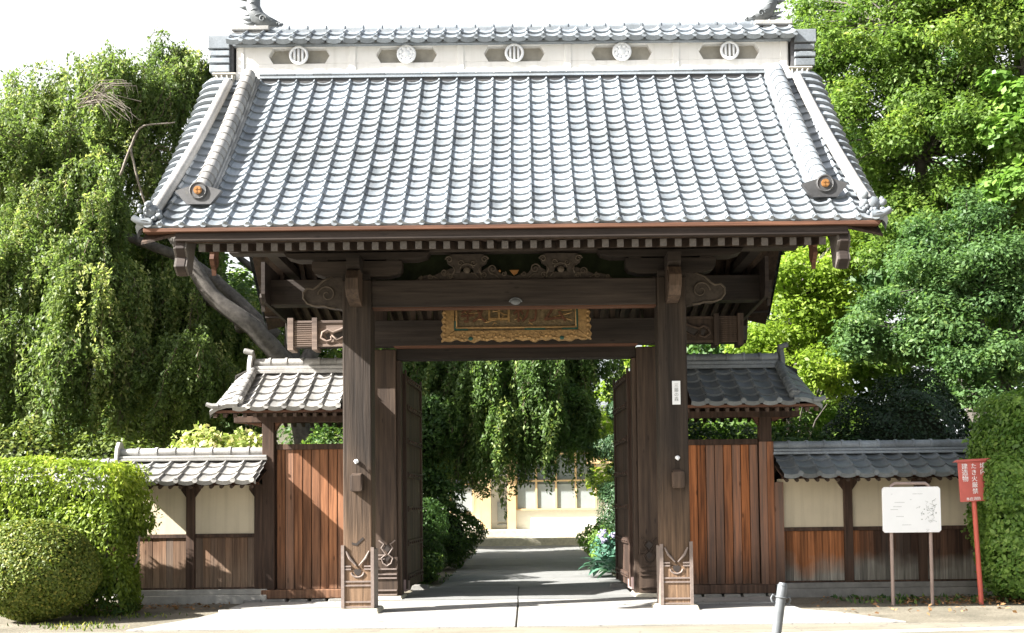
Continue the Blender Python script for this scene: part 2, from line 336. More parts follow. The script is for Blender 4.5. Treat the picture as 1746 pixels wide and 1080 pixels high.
# ---------------------------------------------------------------- roof tiles
PW=.2667
def wave(t):      # one tile across: shallow pan, narrow roll
    return -.022*math.sin(math.pi*t/.8) if t<.8 else .032*math.sin(math.pi*(t-.8)/.2)
TS={10:[0,.1,.22,.36,.5,.64,.74,.8,.86,.93,1.],5:[0,.25,.5,.8,.9,1.]}
def tile_field(mb,prof,x0,x1,rows,pw=PW,eave_lip=.05,mir=1,amp=1.,samp=10,phase=0.,lip=.029,lim=None):
    ncol=int(math.ceil((x1-x0)/pw))
    for r in range(rows):
        u0=r/rows; u1=(r+1)/rows+.12/rows
        (ya,za),(yb,zb)=prof(u0),prof(min(u1,1.02))
        dy,dz=yb-ya,zb-za; L=math.hypot(dy,dz); ny,nz=-dz/L,dy/L
        if nz<0: ny,nz=-ny,-nz
        for c in range(ncol):
            j=random.uniform(-.004,.004); jt=random.random(); jj=random.uniform(-.005,.005)
            vs=[];fs=[];k=0
            for i in range(samp+1):
                t=i/samp; t=TS[samp][i]; x=x0+(c+t)*pw
                if x>x1+.001: break
                if lim: q=lim(u0); x=max(-q,min(q,x))
                hgt=wave(t)*amp
                la=hgt+lip+.012+j; lb=hgt+.008; ld=hgt+.004-(eave_lip if r==0 else 0)
                f0=jj
                vs+=[(x,ya+ny*ld-(dy/L)*f0,za+nz*ld-(dz/L)*f0),(x,ya+ny*la-(dy/L)*f0,za+nz*la-(dz/L)*f0),(x,yb+ny*lb,zb+nz*lb)]; k+=1
            for i in range(k-1):
                a=i*3; fs+=[(a,a+3,a+4,a+1),(a+1,a+4,a+5,a+2)]
            if fs: mb.add(vs,fs,jt)
            if r==0:   # round eave end under each roll
                x=x0+(c+.88)*pw
                if x<x1 and x>x0+.02: mb.disc((x,ya-.008*mir,za+.012+.02),.042*amp**.5,'y',.03,12,jt)
def ridge_tiles(mb,x0,x1,y,z,r,seg=.28,base=.05):
    n=max(1,round((x1-x0)/seg)); s=(x1-x0)/n
    for i in range(n):
        a=x0+i*s; t=random.random()
        mb.tube([(a,y,z),(a+s*.86,y,z)],r,12,True,t); mb.tube([(a+s*.86,y,z+.004),(a+s*1.0,y,z+.004)],r*1.16,12,True,t)
random.seed(11)
# ================================================================ THE GATE
G=thing('temple_gate',(0,1.4,0),'large dark wooden temple gate with steep grey tiled roof and open doors','gate')
YE,ZE,YR=-1.9,4.93,1.4
def zprof(t): return ZE+.90*t+.042*t*t
TT=2.95
def pf(u): t=u*TT; return (YE+t,zprof(t))
def pb(u): y,z=pf(u); return (2*YR-y,z)
mb=MB(); LIM=lambda u:4.24+.22*(1-u)
mb=MB(); tile_field(mb,pf,-4.5333,4.5333,21,lim=LIM); mb.build('front_tiles',M['tile'],G,smooth=R(40))
mb=MB(); tile_field(mb,pb,-4.5333,4.5333,21,mir=-1,samp=5,lim=LIM); mb.build('rear_tiles',M['tile'],G,smooth=R(40))
def prow(p,u):
    (ya,za),(yb,zb)=p(u),p(u+.01); L=math.hypot(yb-ya,zb-za); d=((yb-ya)/L,(zb-za)/L); n=(-d[1],d[0]) if d[0]>0 else (d[1],-d[0])
    return ya,za,d,n
for s in (-1,1):
    for p,nm in ((pf,'verge_tiles'),(pb,'verge_tiles')):
        mb=MB()
        for r in range(21):
            y0,z0,d,n=prow(p,r/21); y1,z1=p((r+1.2)/21)
            q_=r/20; xa_=4.43-.22*q_; wd=.17+.26*q_
            xs=[xa_+wd*k for k in (0,.28,.55,.8,1.)]; hs=[.03,.045,.035,.005,-.05]
            vs=[]
            for x,h in zip(xs,hs):
                for (y,z,l) in ((y0,z0,-.04),(y0,z0,.06),(y1,z1,-.005)):
                    vs.append((s*x,y+n[0]*(h+l),z+n[1]*(h+l)))
            fs=[]
            for i in range(4): fs+=[(i*3,i*3+3,i*3+4,i*3+1),(i*3+1,i*3+4,i*3+5,i*3+2)]
            b=len(vs); xo_=xs[-1]+.002; vs+=[(s*xo_,y0+n[0]*(-.15),z0+n[1]*(-.15)),(s*xo_,y1+n[0]*(-.15),z1+n[1]*(-.15))]
            fs+=[(12,13,14,b+1,b)]
            mb.add(vs,fs)
        mb.build(nm,M['tile'],G)
        mb=MB(); path=[]
        for i in range(23):
            u=.06+i/22*.88; y,z,d,n=prow(p,u); path.append((s*(4.21+.22*(1-u)),y+n[0]*.085,z+n[1]*.085))
        mb.tube(path,.072,12)
        mb.build('verge_rib',M['tile_pale'],G,smooth=R(50))
        # scroll block at the foot of the rib
        mb=MB(); y,z,d,n=prow(p,.055); c=Vector((s*4.44,y+n[0]*.09,z+n[1]*.09))
        mb.ball(c,(.10,.09,.10)); e=-1 if p is pf else 1
        for q in range(5):
            mb.ball(c+Vector((random.uniform(-.12,.12),e*.05+random.uniform(-.03,.03),random.uniform(-.1,.12))),random.uniform(.03,.055),5)
        for q in range(9): mb.ball(c+Vector((random.uniform(-.14,.14),e*.07+random.uniform(-.03,.03),random.uniform(-.12,.13))),random.uniform(.02,.035),4)
        mb.build('verge_ornament',M['tile'],G,smooth=True)
        # corner tip tile
        mb=MB(); e=-1 if p is pf else 1; yy=YE if p is pf else 2*YR-YE
        pts=[];rr=[]
        for i in range(9):
            u=i/8; pts.append((s*(4.40+.22*u),yy+e*(.0+.03*u),ZE+.05+.07*u**2.6)); rr.append(.055-.014*u)
        mb.tube(pts,rr,10); mb.disc((s*4.44,yy+e*.02,ZE+.05),.06,'y',.05,14); mb.build('corner_tile',M['tile'],G,smooth=R(50))
    # descending ridge with round end tile
    for p in (pf,pb):
        e=-1 if p is pf else 1
        mb=MB(); n_=18; us=[.165+i/n_*.80 for i in range(n_+1)]
        P=[prow(p,u) for u in us]
        for i in range(n_):
            (ya,za,d,n),(yb,zb,_,n2)=P[i],P[i+1]
            for (hw,h0,h1) in ((.15,.02,.085),(.125,.085,.125)):
                vs=[(s*3.92-hw,ya+n[0]*h0,za+n[1]*h0),(s*3.92+hw,ya+n[0]*h0,za+n[1]*h0),(s*3.92+hw,ya+n[0]*h1,za+n[1]*h1),(s*3.92-hw,ya+n[0]*h1,za+n[1]*h1),
                    (s*3.92-hw,yb+n2[0]*h0,zb+n2[1]*h0),(s*3.92+hw,yb+n2[0]*h0,zb+n2[1]*h0),(s*3.92+hw,yb+n2[0]*h1,zb+n2[1]*h1),(s*3.92-hw,yb+n2[0]*h1,zb+n2[1]*h1)]
                mb.add(vs,[(0,1,2,3),(7,6,5,4),(0,4,5,1),(1,5,6,2),(2,6,7,3),(3,7,4,0)])
            a=Vector((s*3.92,ya+n[0]*.14,za+n[1]*.14)); b=Vector((s*3.92,yb+n2[0]*.14,zb+n2[1]*.14))
            mb.tube([a,a.lerp(b,1.08)],[.112,.100],12)
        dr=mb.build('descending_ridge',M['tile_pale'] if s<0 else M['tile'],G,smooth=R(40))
        ya,za,d,n=P[0]; c=(s*3.92,ya+n[0]*.12+e*.07,za+n[1]*.12+.0)
        mb=MB(); mb.prism([(c[0]-.29,c[2]+.0),(c[0]-.21,c[2]-.10),(c[0]-.15,c[2]-.17),(c[0]+.15,c[2]-.17),(c[0]+.21,c[2]-.10),(c[0]+.29,c[2]+.0),(c[0]+.20,c[2]+.03),(c[0]+.10,c[2]+.06),(c[0]-.10,c[2]+.06),(c[0]-.20,c[2]+.03)],'y',c[1]-.05,c[1]+.03)
        mb.disc(c,.115,'y',.12,22); mb.tube([(c[0]+.10*math.cos(q),c[1]+e*.06,c[2]+.10*math.sin(q)) for q in [2*math.pi*i/20 for i in range(20)]],.010,6,closed=True)
        ot=mb.build('end_tile',M['tile_end'],dr)
        mb=MB(); mb.disc((c[0],c[1]+e*.068,c[2]),.052,'y',.02,16); [mb.disc((c[0]+.03*math.cos(q),c[1]+e*.08,c[2]+.03*math.sin(q)),.018,'y',.012,8) for q in [math.pi/2*i+.785 for i in range(4)]]
        mb.build('end_crest',M['goldbright'],dr)
# ridge wall (white plaster box with hexagonal openings and crests)
mb=MB(); XB=4.17; F0=1.06
mb.box(-XB,XB,F0+.14,2*YR-F0,7.86,8.50)
mb.build('ridge_wall',M['plaster'],G)
cs=[-3.22,-1.595,.033,1.655,3.28]; zb,zt=8.185,8.43; zm=(zb+zt)/2
mb=MB(); mb.box(-XB,XB,F0,F0+.135,7.93,zb); mb.box(-XB,XB,F0,F0+.135,zt,8.50)
def seg(xa,xb,la,lb):
    pts=[(xa-(0.07 if la else 0),zb),(xb+(.07 if lb else 0),zb),(xb,zm),(xb+(.07 if lb else 0),zt),(xa-(.07 if la else 0),zt),(xa,zm)]
    mb.prism(pts,'y',F0,F0+.135)
ed=[-XB]+[v for c in cs for v in (c-.46,c+.46)]+[XB]
for i in range(0,len(ed),2): seg(ed[i],ed[i+1],i>0,i+1<len(ed)-1)
rf=mb.build('ridge_panel',M['plaster'],G,bevel=.006)
mb=MB(); mb.box(-XB,XB,F0-.02,F0,7.93,8.06)
for x in [-4.1,-2.41,-.78,.84,2.47,4.1]: mb.box(x-.05,x+.05,F0-.018,F0,8.06,8.44)
mb.box(-XB,XB,F0-.05,F0,8.455,8.50); mb.build('ridge_panel_ribs',M['plaster'],G,bevel=.008)
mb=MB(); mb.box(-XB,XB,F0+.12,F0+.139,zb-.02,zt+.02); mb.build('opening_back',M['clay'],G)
def crest_mb(k):
    mb=MB(); mb.tube([(.125*math.cos(q),0,.125*math.sin(q)) for q in [2*math.pi*i/24 for i in range(24)]],.022,8,closed=True)
    if k%2==0:
        for dx,h in ((-.06,.095),(0,.115),(.06,.095)): mb.box(dx-.016,dx+.016,-.014,.015,-h,h)
    else:
        mb.ball((0,0,0),(.07,.035,.07),6)
        for q in range(8): a=math.pi/4*q+.39; mb.ball((.085*math.cos(a),0,.085*math.sin(a)),(.036,.03,.036),6)
    return mb
cm=[crest_mb(0),crest_mb(1)]; pr=[]
for i,c in enumerate(cs):
    if i<2:
        o=cm[i].build('crest',M['white'],G,smooth=True,local=True); pr.append(o)
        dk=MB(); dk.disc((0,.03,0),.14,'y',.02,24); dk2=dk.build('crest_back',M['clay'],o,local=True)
        pr.append(dk2)
    else:
        o=pr[2*(i%2)].copy(); COL.objects.link(o); d2=pr[2*(i%2)+1].copy(); COL.objects.link(d2); d2.parent=o
    o.location=(c,F0-.03-YR,zm-.005)
# noshi band at the foot of the wall
mb=MB(); mb.box(-3.78,3.78,.92,1.06,7.83,7.90); mb.build('ridge_foot_course',M['tile_end'],G)
mb=MB(); mb.box(-3.78,3.78,.90,1.06,7.902,7.935); mb.box(-3.78,3.78,.94,1.06,7.937,7.965)
for i in range(28): x=-3.78+i*.27; mb.tube([(x,.92,7.955),(x+.262,.92,7.955)],.030,8)
mb.build('ridge_foot_tiles',M['tile'],G)
# small tiled coping above the ridge wall
def cf(u): return (.90+u*.42,8.47+u*.32)
def cb(u): y,z=cf(u); return (2*YR-y,z)
mb=MB(); tile_field(mb,cf,-4.28,4.28,2,pw=.2516,eave_lip=.035,amp=.9); tile_field(mb,cb,-4.28,4.28,2,pw=.2516,mir=-1,samp=5,amp=.9); mb.build('coping_tiles',M['tile'],G,smooth=R(40))
mb=MB(); mb.box(-4.2,4.2,YR-.42,YR+.42,8.44,8.47); ridge_tiles(mb,-3.72,3.72,YR,8.83,.075,.29); mb.box(-3.75,3.75,YR-.11,YR+.11,8.76,8.81)
mb.build('top_ridge_tiles',M['tile'],G,smooth=R(45))
for s in (-1,1):
    mb=MB(); mb.box(min(s*3.72,s*4.3),max(s*3.72,s*4.3),YR-.15,YR+.15,8.80,8.87); mb.box(min(s*3.85,s*4.3),max(s*3.85,s*4.3),YR-.12,YR+.12,8.72,8.795)
    mb.build('ridge_end_slab',M['tile_pale'],G,bevel=.012)
    # stacked end tile of the ridge, seen from the side
    mb=MB(); x0,x1=(4.25,4.55)
    for i,(z0,z1,e2) in enumerate(((8.04,8.15,.0),(8.18,8.26,.015),(8.29,8.37,.0),(8.40,8.60,.03))):
        mb.box(min(s*x0,s*(x1+e2)),max(s*x0,s*(x1+e2)),YR-.42,YR+.42,z0,z1)
    mb.tube([(s*4.38,YR-.4,8.02),(s*4.38,YR+.4,8.02)],.10,10)
    m2=MB(); m2.box(min(s*4.2,s*4.45),max(s*4.2,s*4.45),YR-.38,YR+.38,8.03,8.59); m2.build('ridge_end_gap_shade',M['tile_end'],G)  # dark core painted for the shade in the gaps between slabs
    mb.build('ridge_end_tiles',M['tile'],G,bevel=.01)
    mb=MB(); mb.prism([(s*4.17,8.0),(s*4.48,8.0),(s*4.42,7.85),(s*4.33,7.68),(s*4.2,7.70)],'y',YR-.42,YR+.42)
    for i in range(4): mb.tube([(s*(4.2+.08*i),YR-.43,7.98),(s*(4.2+.045*i),YR-.44,7.74)],.018,6)
    mb.tube([(s*4.15,YR-.43,8.0),(s*4.5,YR-.43,8.0)],.022,6); mb.build('ridge_end_skirt',M['copper'],G)
    # roof fish (tail up, head toward the middle)
    mb=MB(); X=lambda x:s*x
    path=[(3.62,8.95),(3.78,8.98),(3.93,9.06),(4.0,9.22),(3.98,9.42),(3.92,9.62),(3.90,9.8)]; rad=[.05,.10,.125,.115,.095,.07,.045]
    mb.tube([(X(x),YR,z) for x,z in path],rad,12)
    mb.ball((X(3.8),YR-.09,9.02),.03,5); mb.ball((X(3.8),YR+.09,9.02),.03,5)
    mb.tube([(X(3.74),YR,8.90),(X(3.60),YR,8.90),(X(3.54),YR,8.96)],[.055,.035,.018],8)
    for (x,z,dx,dz,l) in ((3.95,9.10,.75,-.05,.22),(4.0,9.0,.85,.25,.2),(3.98,8.95,.9,.1,.18),(4.07,9.2,.9,.15,.15),(4.05,9.34,1,0,.16),(3.92,8.95,.6,.6,.2)):
        mb.tube([(X(x),YR,z),(X(x+dx*l*.6),YR-.02,z+dz*l*.5),(X(x+dx*l*1.1),YR-.03,z+dz*l)],[.04,.025,.006],6)
    for dx in (-.28,-.14,0,.14,.28): mb.tube([(X(3.90),YR,9.72),(X(3.90+dx*.5),YR,9.9),(X(3.90+dx),YR,10.04)],[.05,.03,.008],6)
    for i in range(9):
        u=i/8*5; k0=int(min(u,4.99)); f=u-k0; x=path[k0][0]*(1-f)+path[k0+1][0]*f; z=path[k0][1]*(1-f)+path[k0+1][1]*f; r=rad[k0]*(1-f)+rad[k0+1]*f
        mb.tube([(X(x)+r*.98*math.cos(q)*(.7),YR+r*1.04*math.sin(q),z+.03*math.cos(q)) for q in [2*math.pi*j/12 for j in range(12)]],.008,4,closed=True)
    mb.spiral((X(3.83),8.99),.06,1.2,.012,YR-.115,1)
    mb.build('roof_fish',M['tile_dark'],G,smooth=True)
# ---- under the roof
def rz(t):      # rafter line height at distance t from the eave
    return 4.70+.235*t if t<1.9 else 4.70+.4465+(t-1.9)*1.02
mb=MB()         # roof deck boards over the rafters
for p in (-1,1):
    ys=[0,1.9,3.3]
    for i in range(2):
        t0,t1=ys[i],ys[i+1]; f=(lambda t:YE+.10+t) if p<0 else (lambda t:2*YR-(YE+.10+t))
        z0,z1=rz(t0)+.055,rz(t1)+.055; a,b=f(t0),f(t1)
        mb.add([(-4.0,a,z0),(4.0,a,z0),(4.0,b,z1),(-4.0,b,z1),(-4.0,a,z0+.03),(4.0,a,z0+.03),(4.0,b,z1+.03),(-4.0,b,z1+.03)],[(0,1,2,3),(4,5,6,7),(0,4,5,1),(2,6,7,3),(1,5,6,2),(0,3,7,4)])
mb.build('roof_deck',M['raft'],G)
mb=MB(); s_=.038
pts=[(0,-.05),(1.9,-.05),(3.3,-.05),(3.3,.05),(1.9,.05),(0,.05)]
prof=[(YE+.12+t,rz(t)+h) for t,h in pts]
mb.prism([(y,z) for y,z in prof],'x',-s_,s_)
raf0=mb.build('rafter',M['raft'],G,origin=(0,YE+.12,4.70)); 
mb=MB(); mb.box(-.040,.040,YE+.100,YE+.119,4.652,4.745); re0=mb.build('rafter_end',M['raftend'],raf0); 
re0.location=(0,0,0)
me=re0.data
for v in me.vertices: pass
re0.location=(0,0,0)
NR=44
first=True
for p in (-1,1):
    for i in range(NR):
        x=-3.82+7.64*i/(NR-1)+random.uniform(-.006,.006)
        if first: o=raf0; first=False
        else:
            o=raf0.copy(); COL.objects.link(o); e_=re0.copy(); COL.objects.link(e_); e_.parent=o; o.rotation_euler=(0,0,0 if p<0 else math.pi)
        yy=YE+.12 if p<0 else 2*YR-(YE+.12)
        o.location=(x,yy-YR,4.70+random.uniform(-.005,.005))
for p in (-1,1):
    f=(lambda y:y) if p<0 else (lambda y:2*YR-y)
    B=lambda mb,x0,x1,a,b,z0,z1:mb.box(x0,x1,min(f(a),f(b)),max(f(a),f(b)),z0,z1)
    mb=MB(); B(mb,-4.12,4.12,YE+.02,YE+.16,4.765,4.865); mb.build('eave_fascia',M['fascia'],G,bevel=.006)
    mb=MB(); B(mb,-4.5,4.5,YE-.02,YE+.14,4.868,4.915); mb.build('eave_board',M['red'],G,bevel=.005)
    mb=MB(); B(mb,-4.55,4.55,YE+.03,YE+.3,4.917,4.945); mb.build('tile_batten',M['fascia'],G)
for s in (-1,1):
    a,b=sorted((s*3.88,s*3.93))
    # boards added between rafters and tiles to block light through the gable
    mb=MB(); pts=[]
    for i in range(13): t=.25+i/12*(TT+.25); pts.append((YE+t,zprof(t)-.05))
    right=[(2*YR-y,z) for y,z in pts[::-1]]
    low=[(2*YR-YE-.25,4.87),(2*YR-YE-1.9,5.25),(YR,6.55),(YE+1.9,5.25),(YE+.25,4.87)]
    mb.prism(pts+right+low,'x',a,b); mb.build('gable_blocking_board',M['fascia'],G)
    mb=MB(); mb.prism([(1.62,4.80),(1.7,4.68),(2.9,4.64),(4.45,4.60),(4.5,4.9),(2.95,5.3),(2.0,5.3),(1.62,5.3)],'x',a-.004,b+.004); mb.build('gable_shade_board',M['fascia'],G)  # board added low in the gable to keep sun off the wall purlin
    for p in (pf,pb):
        e=1 if p is pf else -1
        # verge soffit
        mb=MB()
        for i in range(10):
            u0,u1=.02+i/10*.96,.02+(i+1)/10*.96; (y0,z0),(y1,z1)=p(u0),p(u1); xa,xb=s*3.9,s*4.55
            mb.add([(xa,y0,z0-.06),(xb,y0,z0-.22),(xb,y1,z1-.22),(xa,y1,z1-.06),(xa,y0,z0-.10),(xb,y0,z0-.25),(xb,y1,z1-.25),(xa,y1,z1-.10)],[(0,1,2,3),(7,6,5,4),(0,4,5,1),(2,6,7,3),(1,5,6,2),(0,3,7,4)])
        mb.build('verge_soffit',M['raft'],G)
        # bargeboard with a scrolled foot
        mb=MB(); up=[];lo=[]
        for i in range(13):
            u=.045+i/12*.955; y,z=p(u); up.append((y,z-.17)); lo.append((y,z-.17-(.36+.10*(1-u))))
        yf,zf=up[0]
        foot=[(yf-e*.05,zf-.05),(yf-e*.09,zf-.20),(yf-e*.02,zf-.30),(yf-e*.07,zf-.42),(yf+e*.05,zf-.52),(yf+e*.16,zf-.48)]
        outl=up[::-1]+foot+lo[1:]
        xs=sorted((s*4.02,s*4.13)); mb.prism(outl,'x',xs[0],xs[1])
        mb.build('bargeboard',M['fascia'],G,bevel=.006)
        mb=MB(); xs=sorted((s*4.135,s*4.15)); yq=yf+e*.02
        mb.prism([(yq-e*.06,zf-.06),(yq-e*.10,zf-.20),(yq-e*.03,zf-.30),(yq-e*.08,zf-.42),(yq+e*.04,zf-.51),(yq+e*.15,zf-.46),(yq+e*.3,zf-.0)],'x',s*3.995,s*4.155); mb.build('bargeboard_foot',M['raftend'],G,bevel=.005)
        # hanging pendant over the purlin end
        yk=.0 if e>0 else 2.8
        pm_=M['red'] if e>0 else M['carve']; mb=MB(); xs=sorted((s*4.16,s*4.22)); pp=[(-.16,.14),(-.10,.02),(-.13,-.05),(-.07,-.14),(-.03,-.16),(0,-.26),(.03,-.16),(.07,-.14),(.13,-.05),(.10,.02),(.16,.14)]
        mb.prism([(yk+a_,5.0+b_) for a_,b_ in pp],'x',xs[0],xs[1]); mb.build('gable_pendant',pm_,G)
    mb=MB(); xs=sorted((s*4.16,s*4.24)); mb.prism([(YR+a_*1.9,7.0+b_*2.6) for a_,b_ in pp],'x',xs[0],xs[1]); mb.build('gable_pendant',M['carve'],G)
# purlins
for nm,y0,y1,z0,z1,x in (('eave_purlin',.06,.28,5.06,5.22,4.0),('eave_purlin',2.6,2.8,5.02,5.18,4.0),('wall_purlin',2.02,2.3,4.70,5.10,3.97),('ridge_purlin',1.28,1.52,6.2,6.5,4.0),('roof_tie',1.0,1.2,5.3,5.5,3.9)):
    mb=MB(); mb.box(-x,x,y0,y1,z0,z1); mb.build(nm,M['beam'],G,bevel=.01)
for x in (-3.92,3.92):
    mb=MB(); mb.box(x-.09,x+.09,-.05,2.85,5.60,6.15); mb.build('gable_shade_beam',M['beam'],G,bevel=.01)  # beam added as a shade caster, sets the sun patch on the cross beam
mb=MB()
for x in np.arange(-3.6,3.7,1.2): mb.box(x-.08,x+.08,.2,2.7,5.22,5.36)
for x in (-3.2,-1.6,0,1.6,3.2): mb.box(x-.09,x+.09,1.3,1.5,5.36,6.2)
mb.build('roof_struts',M['beam'],G)
mb=MB(); mb.box(-2.0,2.0,.50,.54,4.66,5.2); mb.build('transom_gap_shade',M['core'],G)  # near-black sheet added behind the carving for its dark gaps
# brackets, tie beam, nosings
for s in (-1,1):
    mb=MB(); cx=s*2.2
    def arm(hw,z0,z1,y0,y1,cx=cx,mb=mb):
        mb.prism([(cx-hw,z1),(cx+hw,z1),(cx+hw,z0+.10),(cx+hw-.04,z0+.04),(cx+hw-.18,z0),(cx-hw+.18,z0),(cx-hw+.04,z0+.04),(cx-hw,z0+.10)],'y',y0,y1)
    arm(.63,4.72,4.93,.04,.28); arm(1.02,4.955,5.05,.02,.30)
    for dx in (-.5,0,.5): mb.frus(cx+dx-.09,cx+dx+.09,.03,.29,4.935,4.95,.0)
    mb.box(cx-.19,cx+.19,-.02,.36,4.66,4.74)
    mb.prism([(-.34,4.93),(-.34,4.80),(-.25,4.74),(.5,4.74),(.5,4.93)],'x',cx-.09,cx+.09)
    mb.build('bracket_arm',M['beam'],G,bevel=.008)
    # front nosing of the cross tie
    mb=MB(); mb.prism([(.05,4.74),(-.18,4.78),(-.34,4.72),(-.42,4.60),(-.40,4.45),(-.30,4.34),(-.1,4.28),(.05,4.28)],'x',s*2.2-.085,s*2.2+.085)
    mb.tube([(s*2.2-.09,-.30,4.68),(s*2.2-.09,-.38,4.5),(s*2.2-.09,-.28,4.36)],.014,5); mb.prism([(-.02,4.74),(-.10,4.86),(.08,4.80)],'x',s*2.2-.07,s*2.2+.07)
    mb.build('post_nosing',M['mpost'],G,bevel=.02)
    # side scroll nosing
    mb=MB(); S=lambda x:s*x
    o_=[(2.40,4.72),(2.55,4.72),(2.68,4.66),(2.76,4.58),(2.82,4.545),(2.90,4.56),(2.955,4.50),(2.955,4.42),(2.90,4.345),(2.80,4.31),(2.66,4.31),(2.60,4.285),(2.50,4.275),(2.40,4.25)]
    mb.prism([(S(x),z) for x,z in o_],'y',.07,.25); sn=mb.build('side_nosing',M['carve'],G,bevel=.008)
    mb=MB(); mb.tube([(S(x),.062,z) for x,z in o_[1:13]],.016,6); mb.spiral((S(2.62),4.47),.13,1.35,.013,.06,s,0 if s>0 else math.pi,40); mb.build('scroll_line',M['carvehi'],sn,smooth=True)
    # front post
    mb=MB(); c=s*2.2; mb.box(c-.20,c+.20,0,.38,.09,4.66)
    ps=mb.build('front_post',M['post'],G,bevel=.018)
    mb=MB()   # sleeve: corner rails, ledges, cut-out crest motif
    w=.225
    for q in (-1,1):
        mb.box(c+q*(w-.02)-.022,c+q*(w-.02)+.022,-.035,.0,.09,.93 if q*s<0 else .96)
        mb.box(min(c+q*.2,c+q*w),max(c+q*.2,c+q*w),.0,.4,.09,.90)
    for z in (.10,.17,.395,.45,.62,.66): 
        if z>.6:
            mb.box(c-w+.03,c-.09,-.026,-.001,z,z+.02); mb.box(c+.09,c+w-.03,-.026,-.001,z,z+.02)
        else: mb.box(c-w+.02,c+w-.02,-.026,-.001,z,z+.022)
    mb.tube([(c-.16,-.015,.88),(c-.11,-.018,.78),(c-.02,-.02,.68)],[.012,.02,.01],6); mb.tube([(c+.16,-.015,.88),(c+.11,-.018,.78),(c+.02,-.02,.68)],[.012,.02,.01],6)
    mb.tube([(c+.085*math.cos(q),-.015,.585+.065*math.sin(q)) for q in [math.pi*(1+i/10) for i in range(11)]],.014,6)
    mb.build('post_sleeve',M['strip'],ps)
    mb=MB(); mb.box(c-.2,c+.2,-.012,0,.09,.62); mb.build('sleeve_panel',M['post'],ps)
    mb=MB(); mb.prism([(c-.055,.615),(c-.02,.635),(c,.625),(c+.02,.635),(c+.055,.615),(c+.04,.565),(c,.535),(c-.04,.565)],'y',-.018,-.001); mb.build('sleeve_cutout',M['iron'],ps)
    mb=MB(); mb.prism([(c-.09,.80),(c-.04,.70),(c-.0,.65),(c-.02,.70)],'y',-.012,-.001); mb.build('sleeve_cutout',M['iron'],ps)
    if s<0: mb=MB(); mb.prism([(c-.08,1.0),(c-.02,.985),(c+.07,1.07),(c+.09,1.045),(c-.01,.95),(c-.08,.97)],'y',-.006,-.001); mb.build('post_notch',M['iron'],ps)
    mb=MB(); mb.frus(c-.31,c+.31,-.12,.5,.0,.088,.03); mb.build('base_stone',M['stone'],ps,bevel=.02)
    mb=MB(); bx=c+(.0 if s<0 else .04); mb.frus(bx-.085,bx+.085,-.11,0.0,1.71,1.92,.0); mb.prism([(-.12,1.93),(0,1.96),(0,1.70),(-.11,1.70)],'x',bx-.07,bx+.07)
    mb.build('peg_block',M['mpost'],ps,bevel=.01)
    mb=MB(); hx=c-.01 if s<0 else bx; mb.ball((hx,-.02,2.12),(.035,.025,.03),6); mb.tube([(hx,-.02,2.12),(hx,-.07,2.09),(hx,-.07,2.14)],.012,6); mb.build('hook',M['white'],ps,smooth=True)
    # main post behind
    mb=MB(); xs=sorted((s*1.90,s*2.42)); mb.box(xs[0],xs[1],2.0,2.45,.09,3.97); mb.box(s*2.2-.17,s*2.2+.17,2.05,2.4,4.38,4.7)
    mp=mb.build('main_post',M['mpost'],G,bevel=.015)
    mb=MB(); mb.box(xs[0]-.012,xs[1]+.012,1.975,2.0,.09,.70)
    mb.build('post_panel',M['mpost'],mp)
    mb=MB()
    for z in (.10,.17,.36,.42,.50): mb.box(xs[0],xs[1],1.955,1.974,z,z+.022)
    for z in (.66,.72): mb.box(xs[0],s*2.16-.1,1.955,1.974,z,z+.02) if s<0 else mb.box(s*2.16+.1,xs[1],1.955,1.974,z,z+.02); mb.box(s*2.05-.14,s*2.05-.04,1.955,1.974,z,z+.02)
    xm=s*2.05
    for q in (-1,1): mb.tube([(xm+q*.13,1.965,.96),(xm+q*.05,1.96,.90),(xm+q*.09,1.96,.84),(xm+q*.02,1.96,.74),(xm+q*.09,1.96,.68),(xm+q*.06,1.96,.60),(xm,1.96,.56)],.013,6)
    mb.build('post_panel_strips',M['strip'] if s<0 else M['mpost'],mp)
    mb=MB(); mb.prism([(xm-.06,.84),(xm,.90),(xm+.06,.84),(xm,.77)],'y',1.962,1.974); mb.prism([(xm-.05,.69),(xm,.73),(xm+.05,.69),(xm,.62)],'y',1.962,1.974); mb.build('panel_cutout',M['iron'],mp)
    mb=MB(); mb.frus(xs[0]-.1,xs[1]+.1,1.86,2.6,.03,.09,.03); mb.build('base_stone',M['stone'],mp,bevel=.015)
    mb=MB(); xs2=sorted((s*1.83,s*1.897)); mb.box(xs2[0],xs2[1],2.05,2.35,.09,3.80); mb.build('door_jamb',M['mpost'],G,bevel=.006)
mb=MB(); mb.box(-2.0,2.0,.06,.27,4.28,4.66); mb.build('tie_beam',M['beam'],G,bevel=.014)
mb=MB(); mb.box(-1.99,1.99,.07,.26,4.262,4.279); mb.build('tie_beam_underside',M['red'],G)
mb=MB(); mb.ball((.02,.05,4.34),(.075,.03,.05),8); mb.tube([(.02+.085*math.cos(q),.04,4.33+.055*math.sin(q)) for q in [math.pi*i/10 for i in range(11)]],.012,6); mb.build('silver_boss',M['steel'],G,smooth=True)
